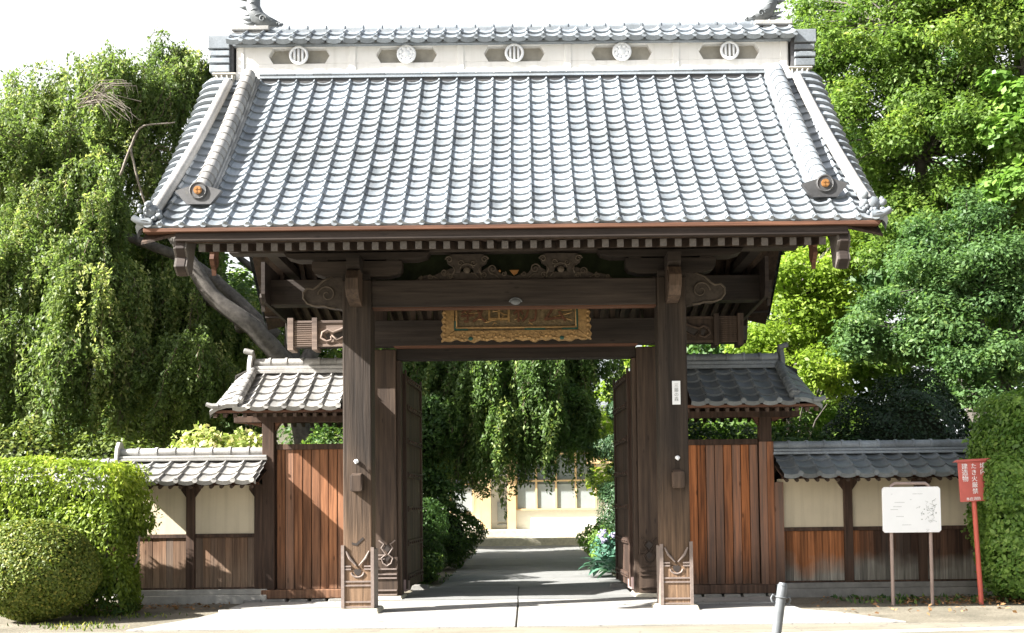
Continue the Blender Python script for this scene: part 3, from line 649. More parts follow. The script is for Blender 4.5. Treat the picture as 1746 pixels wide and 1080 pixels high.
# great cross beam with banded ends
mb=MB(); mb.box(-3.47,3.47,1.74,1.98,3.985,4.385); mb.build('cross_beam',M['beam'],G,bevel=.012)
mb=MB(); mb.box(-1.9,1.9,2.06,2.3,3.81,4.2); mb.build('lintel',M['beam'],G,bevel=.008)
mb=MB(); mb.box(-1.9,1.9,1.745,1.97,3.972,3.984); mb.build('cross_beam_underside',M['red'],G)
mb=MB()
for x in np.arange(-1.6,1.7,.26): mb.box(x-.04,x+.04,1.8,1.95,4.39,4.62)
mb.box(-1.95,1.95,1.85,1.95,4.62,4.68); mb.build('beam_studs',M['mpost'],G)
for s in (-1,1):
    mt=M['relief'] if s<0 else M['mpost']  # left end takes the lighter sunlit copy, right end the plain dark wood
    mb=MB(); a=lambda x0,x1,y0,y1,z0,z1:mb.box(min(s*x0,s*x1),max(s*x0,s*x1),y0,y1,z0,z1)
    a(3.45,3.54,1.68,2.02,3.93,4.43); a(3.08,3.16,1.68,2.02,3.93,4.43); a(3.16,3.45,1.715,1.738,3.98,4.39)
    for i in range(12): a(3.165,3.445,1.700,1.715,3.99+i*.033,3.99+i*.033+.014)
    a(2.44,3.08,1.71,1.738,3.98,4.02); a(2.44,3.08,1.71,1.738,4.35,4.39); a(2.44,3.08,1.728,1.739,4.02,4.35)
    cap=mb.build('beam_end_cap',mt,G,bevel=.004)
    mb=MB(); mb.tube([(s*x,1.70,z) for x,z in ((2.45,4.36),(2.56,4.36),(2.60,4.30),(2.72,4.24),(2.84,4.20),(2.92,4.24),(3.0,4.20),(3.02,4.12),(2.94,4.06),(2.86,4.08),(2.87,4.14))],[.03,.028,.026,.024,.022,.022,.022,.022,.02,.018,.012],6)
    mb.tube([(s*x,1.71,z) for x,z in ((2.86,4.16),(2.78,4.08),(2.66,4.14),(2.5,4.10))],.014,6); mb.build('scroll_relief',mt,cap,smooth=True)
    mb=MB(); mb.prism([(s*2.96,4.17),(s*2.90,4.20),(s*2.87,4.12),(s*2.92,4.09)],'y',1.722,1.7275); mb.prism([(s*2.84,4.18),(s*2.76,4.22),(s*2.55,4.30),(s*2.47,4.28),(s*2.5,4.2),(s*2.68,4.16),(s*2.76,4.09)],'y',1.7225,1.7278); mb.build('relief_hollow',M['iron'],cap)
# carved transom above the tie beam
mb=MB()
out=[(-1.40,4.665),(-1.33,4.72),(-1.22,4.75),(-1.13,4.74),(-1.0,4.80),(-.88,4.84),(-.80,4.80),(-.62,4.77),(-.45,4.80),(-.35,4.86),(-.25,4.84),(-.2,4.76),(-.08,4.74),(0,4.71),(.08,4.74),(.2,4.76),(.25,4.84),(.35,4.86),(.45,4.80),(.62,4.77),(.80,4.80),(.88,4.84),(1.0,4.80),(1.13,4.74),(1.22,4.75),(1.33,4.72),(1.40,4.665)]
mb.prism(out,'y',.14,.20)
for s in (-1,1):
    c=s*.66
    mb.prism([(c-.30,4.98),(c-.22,5.03),(c+.22,5.03),(c+.30,4.98),(c+.27,4.90),(c+.20,4.86),(c+.20,4.76),(c+.10,4.76),(c+.08,4.83),(c,4.86),(c-.08,4.83),(c-.10,4.76),(c-.20,4.76),(c-.20,4.86),(c-.27,4.90)],'y',.10,.20)
ct=mb.build('carved_transom',M['carve'],G,bevel=.006)
for s in (-1,1):
    c=s*.66; mb=MB()
    for q in (-1,1):
        mb.spiral((c+q*.25,4.95),.05,1.4,.013,.085,q,0 if q>0 else math.pi); mb.spiral((c+q*.09,4.90),.045,1.2,.010,.09,-q); mb.tube([(c+q*.20,.09,4.86),(c+q*.17,.09,4.80),(c+q*.20,.09,4.74)],.010,5)
    mb.ball((c,.09,4.80),(.05,.03,.05),6); mb.tube([(c+.09*math.cos(q),.09,4.83+.06*math.sin(q)) for q in [math.pi*i/8 for i in range(9)]],.010,5)
    mb.build('strut_carving',M['carvehi'],ct,smooth=True)
    for (x,z,r) in ((.30,4.82,.07),(.98,4.78,.055),(1.18,4.72,.04),(.14,4.75,.035),(1.32,4.70,.03),(.42,4.73,.05),(.9,4.72,.04)):
        mb=MB(); mb.spiral((s*x,z),r,1.5,.011,.125,s,random.random()*6); mb.build('wave_scroll',M['carvehi'],ct,smooth=True)
    for (x0,z0,x1,z1) in ((.2,4.68,.34,4.76),(.85,4.70,1.02,4.76),(1.05,4.68,1.2,4.72),(.5,4.70,.6,4.77)): mb=MB(); mb.tube([(s*x0,.13,z0),(s*(x0+x1)/2,.125,(z0+z1)/2+.02),(s*x1,.13,z1)],.009,5); mb.build('wave_line',M['carvehi'],ct,smooth=True)
mb=MB(); mb.prism([(-.06,4.80),(.07,4.80),(.045,4.75),(0,4.72),(-.03,4.76)],'y',.125,.138); mb.ball((-.2,.13,4.79),.018,5); mb.build('gilt_spot',M['goldbright'],ct)
# open doors
for s in (-1,1):
    L=1.80; ang=R(2.6)*s; hx,hy=s*1.86,2.30
    def tr(l,o,z): # l along leaf away from the hinge, o offset toward the path centre
        ca,sa=math.cos(ang),math.sin(ang)
        x=-s*o; y=l
        return (hx+x*ca-y*sa,hy+x*sa+y*ca,z)
    def lb(mb,l0,l1,o0,o1,z0,z1,t=None):
        mb.add([tr(l0,o0,z0),tr(l1,o0,z0),tr(l1,o1,z0),tr(l0,o1,z0),tr(l0,o0,z1),tr(l1,o0,z1),tr(l1,o1,z1),tr(l0,o1,z1)],[(0,3,2,1),(4,5,6,7),(0,1,5,4),(1,2,6,5),(2,3,7,6),(3,0,4,7)],t)
    mb=MB(); n=7
    for i in range(n): lb(mb,i*L/n+.004,(i+1)*L/n-.004,.0,.06,.17,3.62)
    dr=mb.build('door',M['door'],G,bevel=.003)
    for l in (0,L-.12):
        mb=MB(); lb(mb,l,l+.12,.061,.085,.17,3.68); mb.build('door_stile',M['door'],dr,bevel=.004)
    for z in (.30,.85,1.4,1.95,2.5,3.05,3.5):
        mb=MB(); lb(mb,.121,L-.121,.061,.10,z,z+.09)
        for i in range(7): mb.ball(tr(.2+i*.23,.10,z+.045),.024,4)
        mb.build('door_batten',M['door'],dr)
    mb=MB(); lb(mb,-.02,.4,-.005,.066,.13,.32); mb.build('door_shoe',M['mud'],dr)
    mb=MB(); mb.frus(s*1.72-.16,s*1.72+.16,3.7,4.0,.03,.12,.03); mb.build('door_stop_stone',M['plinth'],G,bevel=.01)
# threshold stones left and right of the doorway
# ================================================================ name plaque and post sign
PL=thing('name_plaque',(.02,.62,3.86),'carved gilt temple name plaque in a scalloped gold frame, hanging under the tie beam','plaque',rot=(R(-9),0,0))
hw,hh=1.09,.70
mb=MB(); mb.box(-hw+.15,hw-.15,-.02,.03,.13,hh); mb.build('plaque_field',M['plaqueback'],PL,local=True)
mb=MB(); out=[]
n=46
for i in range(n+1):
    x=-hw+2*hw*i/n; out.append((x,.015*math.sin(i*1.7)+.03*abs(math.sin(i*.33))))
up=[(hw,0.0)]+[(hw-.01+(.02 if k%2 else -.012)-.03*(k/12),.04+k*(hh-.04)/12) for k in range(13)]
lf=[(-p[0],p[1]) for p in up[::-1]]
inner=[(-hw+.19,hh),(-hw+.19,.155),(hw-.19,.155),(hw-.19,hh)]
mb.prism(out+up[1:]+inner[::-1]+lf[:-1],'y',-.06,.03); fr=mb.build('plaque_frame',M['gold'],PL,local=True,bevel=.006)
mb=MB()
for (p,q) in (((-hw+.20,.20),(hw-.20,.20)),((-hw+.22,.20),(-hw+.22,hh)),((hw-.22,.20),(hw-.22,hh)),((-hw+.04,.03),(-hw+.19,.15)),((hw-.04,.03),(hw-.19,.15))):
    mb.tube([(p[0],-.05,p[1]),(q[0],-.05,q[1])],.016,6)
for i in range(34):
    x=-hw+.06+i*.061; mb.ball((x,-.065,.045+.025*math.sin(i*1.1)),(.03,.012,.02),4)
for k in range(9):
    for q in (-1,1): mb.ball((q*(hw-.05),-.065,.1+k*.068),(.025,.012,.03),4)
for k in range(60): mb.ball((random.uniform(-.85,.85),-.062,random.uniform(.07,.14)),(.02,.01,.012),3)
mb.build('frame_carving',M['gold'],PL,local=True,smooth=True)
mb=MB(); 
for x0,x1 in ((-.88,-.70),(.12,.42),(.66,.88)): mb.box(x0,x1,-.064,-.061,.158,.18)
mb.box(-.90,-.875,-.064,-.061,.16,.30); mb.box(.872,.895,-.064,-.061,.16,hh)
for x in (-.66,.66): mb.ball((x,-.07,.03),(.035,.02,.03),5)
mb.build('green_inlay',M['green'],PL,local=True)
# four old characters, right to left, worn and partly behind the beam
for ch,x,mt in (('云',.56,'plaquered'),('初',.14,'plaquered'),('山',-.25,'gold'),('教',-.62,'plaquered')):
    text_mesh('plaque_character',ch,.40,M[mt],PL,(x,-.035,.44),ext=.012)
for k in range(26):
    x=random.uniform(-.8,.8); z=random.uniform(.24,.62); mb=MB(); mb.tube([(x,-.03,z),(x+random.uniform(-.1,.1),-.03,z+random.uniform(-.02,.05)),(x+random.uniform(-.16,.16),-.03,z+random.uniform(-.04,.06))],.009,5); mb.build('carved_line',M['gold'],PL,local=True)
mb=MB()
for x in (-.9,.9): mb.tube([(x,.0,.66),(x,-.25,.86)],.012,6)
mb.build('hanger',M['iron'],PL,local=True)
PS=thing('post_sign',(2.24,-.012,2.86),'small upright white sign with four faint characters, fixed on the right front post','sign')
mb=MB(); mb.box(-.057,.057,-.006,.008,0,.33); mb.build('sign_plate',M['white'],PS,local=True,bevel=.003)
text_mesh('sign_writing','三\n藤\nの\n森',.062,M['ink'],PS,(0,-.009,.165),ext=.001,line=1.02)

# ================================================================ side bays with own small roofs
def small_roof_field(P,x0,x1,ye,ze,yr,zr,rows,mat,pw=PW,caps=None):
    def f(u): return (ye+(yr-ye)*u,ze+(zr-ze)*(u*.92+.08*u*u))
    def b(u): y,z=f(u); return (2*yr-y,z)
    mb=MB(); tile_field(mb,f,x0,x1,rows,pw=pw,lip=.03,eave_lip=.03); tile_field(mb,b,x0,x1,rows,pw=pw,samp=5,mir=-1,eave_lip=.03)
    return mb.build('roof_tiles',mat,P,smooth=R(40)),f,b
def side_bay(s,P,tm,wm,tm2):
    # plank wall
    xi,xo=2.43,3.80
    mb=MB(); n=10
    for i in range(n):
        a,b=xi+(xo-xi)*i/n,xi+(xo-xi)*(i+1)/n; j=random.uniform(-.006,.006)
        mb.box(min(s*a,s*b)+.006,max(s*a,s*b)-.006,2.06+j,2.10+j,.21,2.40)
    mb.build('plank_panel',wm,P,bevel=.002)
    mb=MB(); mb.box(min(s*xi,s*3.86),max(s*xi,s*3.86),2.115,2.135,.21,2.40); mb.build('panel_back',M['wallpost'],P)
    mb=MB(); mb.box(min(s*xi,s*xo),max(s*xi,s*xo),2.03,2.14,2.401,2.49); mb.build('top_rail',M['wallpost'],P,bevel=.006)
    mb=MB(); mb.box(min(s*xi,s*4.02),max(s*xi,s*4.02),1.95,2.18,.07,.205); mb.build('sill_beam',M['brown'] if s<0 else M['wallpost'],P,bevel=.01)
    mb=MB()
    x=2.6
    while x<4.1:
        w=random.uniform(.25,.4); mb.frus(min(s*x,s*(x+w)),max(s*x,s*(x+w)),1.86,2.2,-.02,.069+random.uniform(-.01,0),.02); x+=w+.02
    mb.build('sill_stones',M['plinth'],P,bevel=.012)
    mb=MB(); a,b=sorted((s*3.82,s*4.01)); mb.box(a,b,1.98,2.17,.206,2.92); mb.build('bay_post',M['wallpost'],P,bevel=.01)
    mb=MB(); a,b=sorted((s*2.43,s*2.52)); mb.box(a,b,2.02,2.12,2.49,2.85); mb.build('bay_post',M['wallpost'],P,bevel=.006)
    # roof timber
    mb=MB(); a,b=sorted((s*2.44,s*4.45)); mb.box(a,b,1.97,2.16,2.83,2.93); mb.build('eave_beam',M['wallpost'],P,bevel=.008)
    mb=MB(); mb.prism([(s*3.3,2.83),(s*3.72,2.83),(s*3.81,2.70),(s*3.81,2.83),(s*4.02,2.83),(s*4.02,2.76),(s*4.25,2.82),(s*4.4,2.83)],'y',2.0,2.12); mb.build('post_bracket',M['red'],P,bevel=.005)
    for e in (-1,1):
        yy=2.07+e*1.06
        mb=MB(); a,b=sorted((s*2.44,s*4.5)); mb.box(a,b,min(yy,yy-e*.12),max(yy,yy-e*.12),2.905,2.945); mb.build('eave_board',M['red'],P,bevel=.004)
        r0=None
        for i in range(14):
            x=s*(2.55+i*.148)
            if r0 is None:
                mb=MB(); mb.add([(-.027,yy-e*.02,2.835),(.027,yy-e*.02,2.835),(.027,yy-e*.02,2.895),(-.027,yy-e*.02,2.895),(-.027,2.07,3.35),(.027,2.07,3.35),(.027,2.07,3.41),(-.027,2.07,3.41)],[(0,1,2,3),(7,6,5,4),(0,4,5,1),(1,5,6,2),(2,6,7,3),(3,7,4,0)])
                r0=mb.build('rafter',M['raft'],P,origin=(0,2.07,0)); o=r0
            else: o=r0.copy(); COL.objects.link(o)
            o.location=Vector((x,2.07,0))-WL[P.name]; o.rotation_euler=(0,0,0)
        mb=MB(); a,b=sorted((s*2.44,s*4.46)); y0=yy-e*.04
        mb.add([(a,y0,2.90),(b,y0,2.90),(b,2.07,3.42),(a,2.07,3.42),(a,y0,2.92),(b,y0,2.92),(b,2.07,3.44),(a,2.07,3.44)],[(0,1,2,3),(7,6,5,4),(0,4,5,1),(1,5,6,2),(2,6,7,3),(3,7,4,0)]); mb.build('roof_deck',M['raft'],P)
    a,b=sorted((s*2.60,s*4.2)); _,f,bk=small_roof_field(P,a,b,.97,2.965,2.07,3.63,5,tm)
    # flared verge tiles
    mb=MB()
    for p in (f,bk):
        for r in range(5):
            y0,z0,d,n=prow(p,r/5); y1,z1=p((r+1.15)/5); vs=[]
            for x,h in zip((4.12,4.28,4.42,4.55),(.03,.03,-.01,-.09)):
                xx=x-.03*r if x>4.2 else x
                for (y,z,l) in ((y0,z0,-.02),(y0,z0,.045),(y1,z1,.01)): vs.append((s*xx,y+n[0]*(h+l),z+n[1]*(h+l)))
            fs=[]
            for i in range(3): fs+=[(i*3,i*3+3,i*3+4,i*3+1),(i*3+1,i*3+4,i*3+5,i*3+2)]
            k=len(vs); vs+=[(s*(4.55-.03*r),y0+n[0]*-.16,z0+n[1]*-.16),(s*(4.55-.03*r),y1+n[0]*-.16,z1+n[1]*-.16)]; fs+=[(9,10,11,k+1,k)]
            mb.add(vs,fs)
        e=-1 if p is f else 1; yy=p(0)[0]
        mb.tube([(s*4.4,yy+e*.01,3.0),(s*4.5,yy+e*.02,3.0),(s*4.58,yy+e*.03,3.03)],[.045,.04,.03],8)
    mb.build('verge_tiles',tm,P,smooth=R(40))
    for p in (f,bk):
        mb=MB()
        for i in range(7):
            y0,z0,d,n=prow(p,.16+i*.115); y1,z1,_,n1=prow(p,.16+(i+1)*.12); mb.tube([(s*4.15,y0+n[0]*.07,z0+n[1]*.07),(s*4.15,y1+n1[0]*.07,z1+n1[1]*.07)],[.082,.07],10)
        y0,z0,d,n=prow(p,.14); mb.ball((s*4.15,y0+n[0]*.05,z0+n[1]*.05),.085,6)
        for q in range(4): mb.ball((s*4.15+random.uniform(-.07,.07),y0+n[0]*.05+(-.05 if p is f else .05),z0+random.uniform(-.04,.09)),.035,4)
        mb.build('descending_ridge',tm,P,smooth=R(45))
    mb=MB(); a,b=sorted((s*2.58,s*4.14)); mb.box(a,b,1.93,2.21,3.60,3.66); mb.box(a,b,1.95,2.19,3.665,3.72); mb.build('ridge_band',tm2,P,bevel=.008)
    mb=MB(); ridge_tiles(mb,a,b,2.07,3.775,.075,.28); mb.build('ridge_tiles',tm2,P,smooth=R(45))
    mb=MB(); x=s*4.19; mb.prism([(1.87,3.58),(2.27,3.58),(2.24,3.76),(2.16,3.92),(2.07,3.97),(1.98,3.92),(1.90,3.76)],'x',x-.035,x+.035); mb.tube([(x-s*.05,1.98,3.93),(x+s*.10,1.98,3.97)],.045,8); mb.build('ridge_end_tile',tm,P,bevel=.012)
def nop(): pass
BL=thing('side_bay',(-3.2,2.07,0),'brown plank bay with sunlit pale tiled roof, left side of the gate','gate bay','plank bays beside the gate')
BR=thing('side_bay',(3.2,2.07,0),'orange plank bay with shaded tiled roof, right side of the gate','gate bay','plank bays beside the gate')
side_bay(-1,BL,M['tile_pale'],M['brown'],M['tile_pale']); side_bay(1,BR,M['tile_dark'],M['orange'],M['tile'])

# ================================================================ low roofed walls
def low_wall(P,x0,x1,posts,tm,tm2,sm,dz=0,first=False,endcap=0,yo=0):
    n0=len(COL.objects); low_wall_(P,x0,x1,posts,tm,tm2,sm,dz,first,endcap)
    if yo:
        for o in P.children: o.location.y+=yo
def low_wall_(P,x0,x1,posts,tm,tm2,sm,dz=0,first=False,endcap=0):
    y=2.07; a=min(x0,x1);b=max(x0,x1)
    mb=MB(); mb.box(a,b,1.93,2.3,-.02,.135+dz); mb.box(a,b,1.97,2.26,.135+dz,.222+dz); mb.build('stone_plinth',M['clay'] if sm is M['skirtL'] else M['plinth'],P,bevel=.012)
    ps=sorted(posts)
    for x in ps:
        mb=MB(); mb.box(x-.065,x+.065,1.985,2.15,.223+dz,1.86+dz); mb.prism([(x-.065,1.66+dz),(x-.15,1.78+dz),(x-.15,1.84+dz),(x+.15,1.84+dz),(x+.15,1.78+dz),(x+.065,1.66+dz)],'y',2.0,2.05); mb.build('wall_post',M['wallpost'],P,bevel=.006)
    eds=[a]+[x for x in ps if a+.1<x<b-.1]+[b]
    for i in range(len(eds)-1):
        p0,p1=eds[i]+.066,eds[i+1]-.066
        mb=MB(); mb.box(p0,p1,2.05,2.11,1.09+dz,1.85+dz); mb.build('plaster_panel',M['cream'],P)
        mb=MB(); mb.box(p0,p1,2.02,2.13,1.03+dz,1.089+dz); mb.box(p0,p1,2.02,2.13,.223+dz,.25+dz); mb.build('wall_rail',M['wallpost'],P,bevel=.004)
        mb=MB(); n=max(2,round((p1-p0)/.115))
        for k in range(n): mb.box(p0+(p1-p0)*k/n+.002,p0+(p1-p0)*(k+1)/n-.002,2.045+random.uniform(-.003,.003),2.075,.251+dz,1.029+dz)
        mb.build('board_skirt',sm,P,bevel=.001)
        mb=MB(); mb.box(p0,p1,2.115,2.13,.25+dz,1.03+dz); mb.build('skirt_back',M['wallpost'],P)
    r0=None
    for e in (-1,1):
        yy=y+e*.70
        k=0; x=a+.06
        while x<b-.03:
            if r0 is None:
                mb=MB(); mb.tube([(0,-.68,1.815),(0,0,2.05)],.030,8); r0=mb.build('rafter',M['raft'],P,origin=(0,0,0)); o=r0
            else: o=r0.copy(); COL.objects.link(o)
            o.location=Vector((x,y,dz))-WL[P.name]; o.rotation_euler=(0,0,0 if e<0 else math.pi)
            x+=.155
        mb=MB(); mb.box(a,b,min(yy,yy-e*.1),max(yy,yy-e*.1),1.848+dz,1.875+dz); mb.build('eave_board',M['red'],P)
        mb=MB(); mb.add([(a,yy,1.85+dz),(b,yy,1.85+dz),(b,y,2.10+dz),(a,y,2.10+dz),(a,yy,1.865+dz),(b,yy,1.865+dz),(b,y,2.12+dz),(a,y,2.12+dz)],[(0,1,2,3),(7,6,5,4),(0,4,5,1),(1,5,6,2),(2,6,7,3),(3,7,4,0)]); mb.build('roof_deck',M['raft'],P)
    small_roof_field(P,a,b,1.32,1.885+dz,y,2.25+dz,3,tm,pw=.285)
    mb=MB(); mb.box(a-.01,b+.01,1.93,2.21,2.235+dz,2.275+dz); mb.box(a,b,1.95,2.19,2.28+dz,2.32+dz); mb.build('ridge_band',tm2,P,bevel=.008)
    mb=MB(); ridge_tiles(mb,a,b,y,2.375+dz,.072,.285); mb.build('ridge_tiles',tm2,P,smooth=R(45))
    if endcap:
        x=a-.03 if endcap<0 else b+.03
        mb=MB(); mb.prism([(1.9,2.24+dz),(2.24,2.24+dz),(2.2,2.45+dz),(2.12,2.55+dz),(2.02,2.55+dz),(1.94,2.45+dz)],'x',x-.03,x+.03); mb.build('ridge_end_tile',tm,P,bevel=.01)
W1=thing('roofed_wall',(-5.1,2.07,0),'low cream and board wall with a sunlit pale tiled coping, between the hedge and the left bay','wall','low tiled walls beside the gate')
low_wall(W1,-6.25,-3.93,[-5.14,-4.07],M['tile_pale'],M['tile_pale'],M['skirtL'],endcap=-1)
W2=thing('roofed_wall',(-7.6,3.3,0),'farther stretch of tiled wall, its coping just showing above the left hedge','wall','low tiled walls beside the gate')
low_wall(W2,-11.5,-6.34,[-7.4,-8.6,-9.8],M['tile_pale'],M['tile_pale'],M['skirtL'],yo=1.23,dz=-.10)
W3=thing('roofed_wall',(6.3,2.07,0),'long low cream and dark board wall with a dark tiled coping, in shade behind the white notice board','wall','low tiled walls beside the gate')
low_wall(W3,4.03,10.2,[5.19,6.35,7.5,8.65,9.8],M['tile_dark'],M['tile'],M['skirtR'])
mb=MB(); mb.box(4.03,4.17,1.965,2.02,.21,1.80); mb.build('end_board',M['orange'],W3,bevel=.003)
mb=MB(); mb.box(3.80,3.915,1.955,1.979,.21,2.44); mb.box(3.92,4.026,1.955,1.978,.21,2.44); mb.build('corner_planks',M['orange'],BR,bevel=.002)

# ================================================================ signs and bollard
NB=thing('notice_board',(5.63,.5,0),'white rectangular notice board on two brown pipe legs, standing before the right wall','notice board')
mb=MB()
pl=[(-.28,0,0),(-.28,0,1.60),(-.27,0,1.70),(-.22,0,1.735),(.22,0,1.735),(.27,0,1.70),(.28,0,1.60),(.28,0,0)]
mb.tube(pl,.025,10); mb.build('pipe_frame',M['pipe'],NB,local=True,smooth=R(50))
mb=MB(); q=.03; hw=.415; z0,z1=1.035,1.685
mb.prism([(-hw+q,z0),(hw-q,z0),(hw,z0+q),(hw,z1-q),(hw-q,z1),(-hw+q,z1),(-hw,z1-q),(-hw,z0+q)],'y',-.055,-.027); bd=mb.build('board',M['white'],NB,local=True,bevel=.004)
mb=MB(); random.seed(5)
for k in range(26):
    x=random.gauss(.27,.07); z=random.gauss(1.33,.10)
    if abs(x)>.37: continue
    mb.tube([(x,-.056,z),(x+random.uniform(-.05,.05),-.056,z+random.uniform(-.03,.03)),(x+random.uniform(-.06,.06),-.056,z+random.uniform(-.05,.05))],.0022,4)
for k in range(9): x=random.uniform(.12,.35); z=random.uniform(1.18,1.44); mb.box(x,x+.02,-.0565,-.0553,z,z+.012)
mb.build('map_drawing',M['ink'],NB,local=True)
mb=MB()
for x0,x1,z in ((.02,.07,1.58),(.09,.16,1.58),(-.29,-.27,1.58),(-.02,0,1.5),(-.24,-.1,1.46),(-.26,-.14,1.40),(-.3,-.2,1.36),(-.22,-.12,1.26),(-.14,-.02,1.14)):
    x=x0
    while x<x1: mb.box(x,x+.006,-.0563,-.0553,z,z+.008); x+=.012
mb.build('faint_text',M['curtain'],NB,local=True)
RS=thing('red_sign',(6.62,.5,0),'faded red signboard with white characters on a red pole, half hidden by the right hedge','sign',rot=(0,R(-2.5),0))
mb=MB(); mb.tube([(0,0.03,0),(0,.03,2.0)],.035,10); mb.build('pole',M['polered'],RS,local=True,smooth=R(50))
mb=MB(); mb.box(-.215,.215,-.03,-.005,1.47,2.04); mb.prism([(-.27,2.04),(.27,2.04),(.22,2.075),(-.22,2.075)],'y',-.06,.05); mb.build('board',M['signred'],RS,local=True,bevel=.004)
text_mesh('writing','建\n造\n物',.092,M['white'],RS,(-.125,-.033,1.88),ext=.002,line=.95)
text_mesh('writing','た\nき\n火\n厳\n禁',.085,M['white'],RS,(.005,-.033,1.79),ext=.002,line=1.05)
text_mesh('writing','境\n内',.09,M['white'],RS,(.135,-.033,1.925),ext=.002,line=.95)
text_mesh('writing','本庄消防',.052,M['white'],RS,(-.03,-.033,1.505),ext=.002)
BO=thing('bollard',(1.78,-7.4,0),'leaning galvanised steel chain bollard in the near foreground','bollard',rot=(0,R(8.5),R(0)))
mb=MB(); mb.tube([(0,0,-.05),(0,0,.86),(0,0,.92),(0,0,.945)],[.034,.034,.034,.024],18); mb.tube([(0,0,.925),(0,0,.928)],[.037,.037],18); mb.build('tube',M['steel'],BO,local=True,smooth=R(40))
mb=MB()
for q in (-1,1): mb.tube([(q*.036,0,.84),(q*.06,0,.855),(q*.068,0,.83),(q*.058,0,.805),(q*.036,0,.80)],.007,6)
mb.tube([(.037*math.cos(a),.037*math.sin(a),.845) for a in [2*math.pi*i/16 for i in range(16)]],.006,6,closed=True)
mb.build('chain_hooks',M['steel'],BO,local=True,smooth=True)

# ================================================================ far building seen through the gateway
random.seed(21)
FB=thing('temple_hall',(1,26,0),'white walled hall with tan framed windows beyond the end of the path','building')
mb=MB(); mb.box(-14,14,26,34,.5,5.2); mb.build('wall',M['bwall'],FB)
mb=MB(); mb.box(-14,14,23.3,26,-.02,.30); mb.box(-14,14,24.6,26,.30,.56); mb.build('terrace',M['stone'],FB,bevel=.02)
mb=MB(); mb.add([(-15,24.6,4.9),(15,24.6,4.9),(15,30,8.4),(-15,30,8.4),(-15,24.6,5.1),(15,24.6,5.1),(15,30,8.6),(-15,30,8.6)],[(0,1,2,3),(7,6,5,4),(0,4,5,1),(1,5,6,2),(2,6,7,3),(3,7,4,0)]); mb.add([(-15,35,4.9),(15,35,4.9),(15,30,8.4),(-15,30,8.4),(-15,35,5.1),(15,35,5.1),(15,30,8.6),(-15,30,8.6)],[(0,1,2,3),(7,6,5,4),(0,4,5,1),(1,5,6,2),(2,6,7,3),(3,7,4,0)]); mb.build('roof',M['tile_dark'],FB)
mb=MB(); mb.box(-1.62,-1.22,25.6,25.95,.56,4.9); mb.build('pillar',M['tan'],FB); mb=MB(); mb.box(-.60,-.28,25.8,25.99,.56,4.9); mb.build('pillar',M['tan'],FB)
mb=MB(); mb.box(2.4,6,25.4,25.9,3.0,3.5); mb.box(-.28,2.75,25.85,25.99,4.15,4.4); mb.build('fascia_band',M['tan'],FB)
for (x0,x1,z0,z1,nx,nm) in ((-.25,2.75,1.3,4.15,4,1),(-3.6,-1.9,1.2,2.6,2,1),(3.4,6.4,1.3,3.0,4,1)):
    mb=MB(); mb.box(x0,x1,25.96,25.99,z0,z1); wf=mb.build('window',M['glass'],FB)
    mb=MB(); mb.box(x0,x1,25.935,25.958,z0,z0+.95); mb.build('window_blind',M['curtain'],wf)
    mb=MB()
    for i in range(nx+1): x=x0+(x1-x0)*i/nx; mb.box(x-.035,x+.035,25.88,25.93,z0,z1)
    for z in (z0,z0+1.08,z0+2.1,z1): 
        if z<=z1: mb.box(x0,x1,25.87,25.925,z-.03,z+.03)
    mb.build('window_frame',M['tan'],wf)
mb=MB(); mb.box(-.98,-.66,25.9,25.99,.85,1.6); mb.box(-1.0,-.64,25.88,25.99,.72,.76); mb.build('wall_cabinet',M['ink'],FB)

# ================================================================ foliage
rng=np.random.default_rng(7)
def leaves(name,C,N,S,mat,parent,asp=.5,axis=None,T=None,mult=1.):
    """one pointed leaf (4 vertices) per centre C, face normal N, length S"""
    n=len(C); N=N/np.linalg.norm(N,axis=1,keepdims=True)
    A=rng.normal(size=(n,3)) if axis is None else axis+rng.normal(size=(n,3))*.45
    A=A-N*np.sum(A*N,axis=1,keepdims=True); A/=np.linalg.norm(A,axis=1,keepdims=True)+1e-9
    B=np.cross(N,A); S=S[:,None]
    V=np.empty((n,4,3)); V[:,0]=C-A*S*.5; V[:,1]=C+B*S*asp*.5-A*S*.05+N*S*.06; V[:,2]=C+A*S*.5; V[:,3]=C-B*S*asp*.5-A*S*.05+N*S*.06
    F=np.arange(n*4).reshape(n,4)
    if T is None: T=rng.random(n)
    return np_mesh(name,V.reshape(-1,3),F,T,mat,parent)
def blob_pts(c,r,n,depth=.22,up=.35,jit=.6,lp=1.):
    d=rng.normal(size=(n,3)); d/=np.linalg.norm(d,axis=1,keepdims=True)
    ph=rng.random(6)*6.28
    lump=1+lp*.10*np.sin(5*d[:,0]+ph[0])+lp*.10*np.sin(6*d[:,1]+ph[1])+lp*.10*np.sin(5*d[:,2]+ph[2])+lp*.06*np.sin(11*d[:,0]+9*d[:,2]+ph[3])
    rr=lump*(1-np.abs(rng.normal(size=n))*depth); rr=np.clip(rr,.1,1.4)
    P=np.array(c)+d*np.array(r)*rr[:,None]
    N=d/np.array(r)*min(r); N=N/np.linalg.norm(N,axis=1,keepdims=True)+np.array([0,0,up])+rng.normal(size=(n,3))*jit
    return P,N
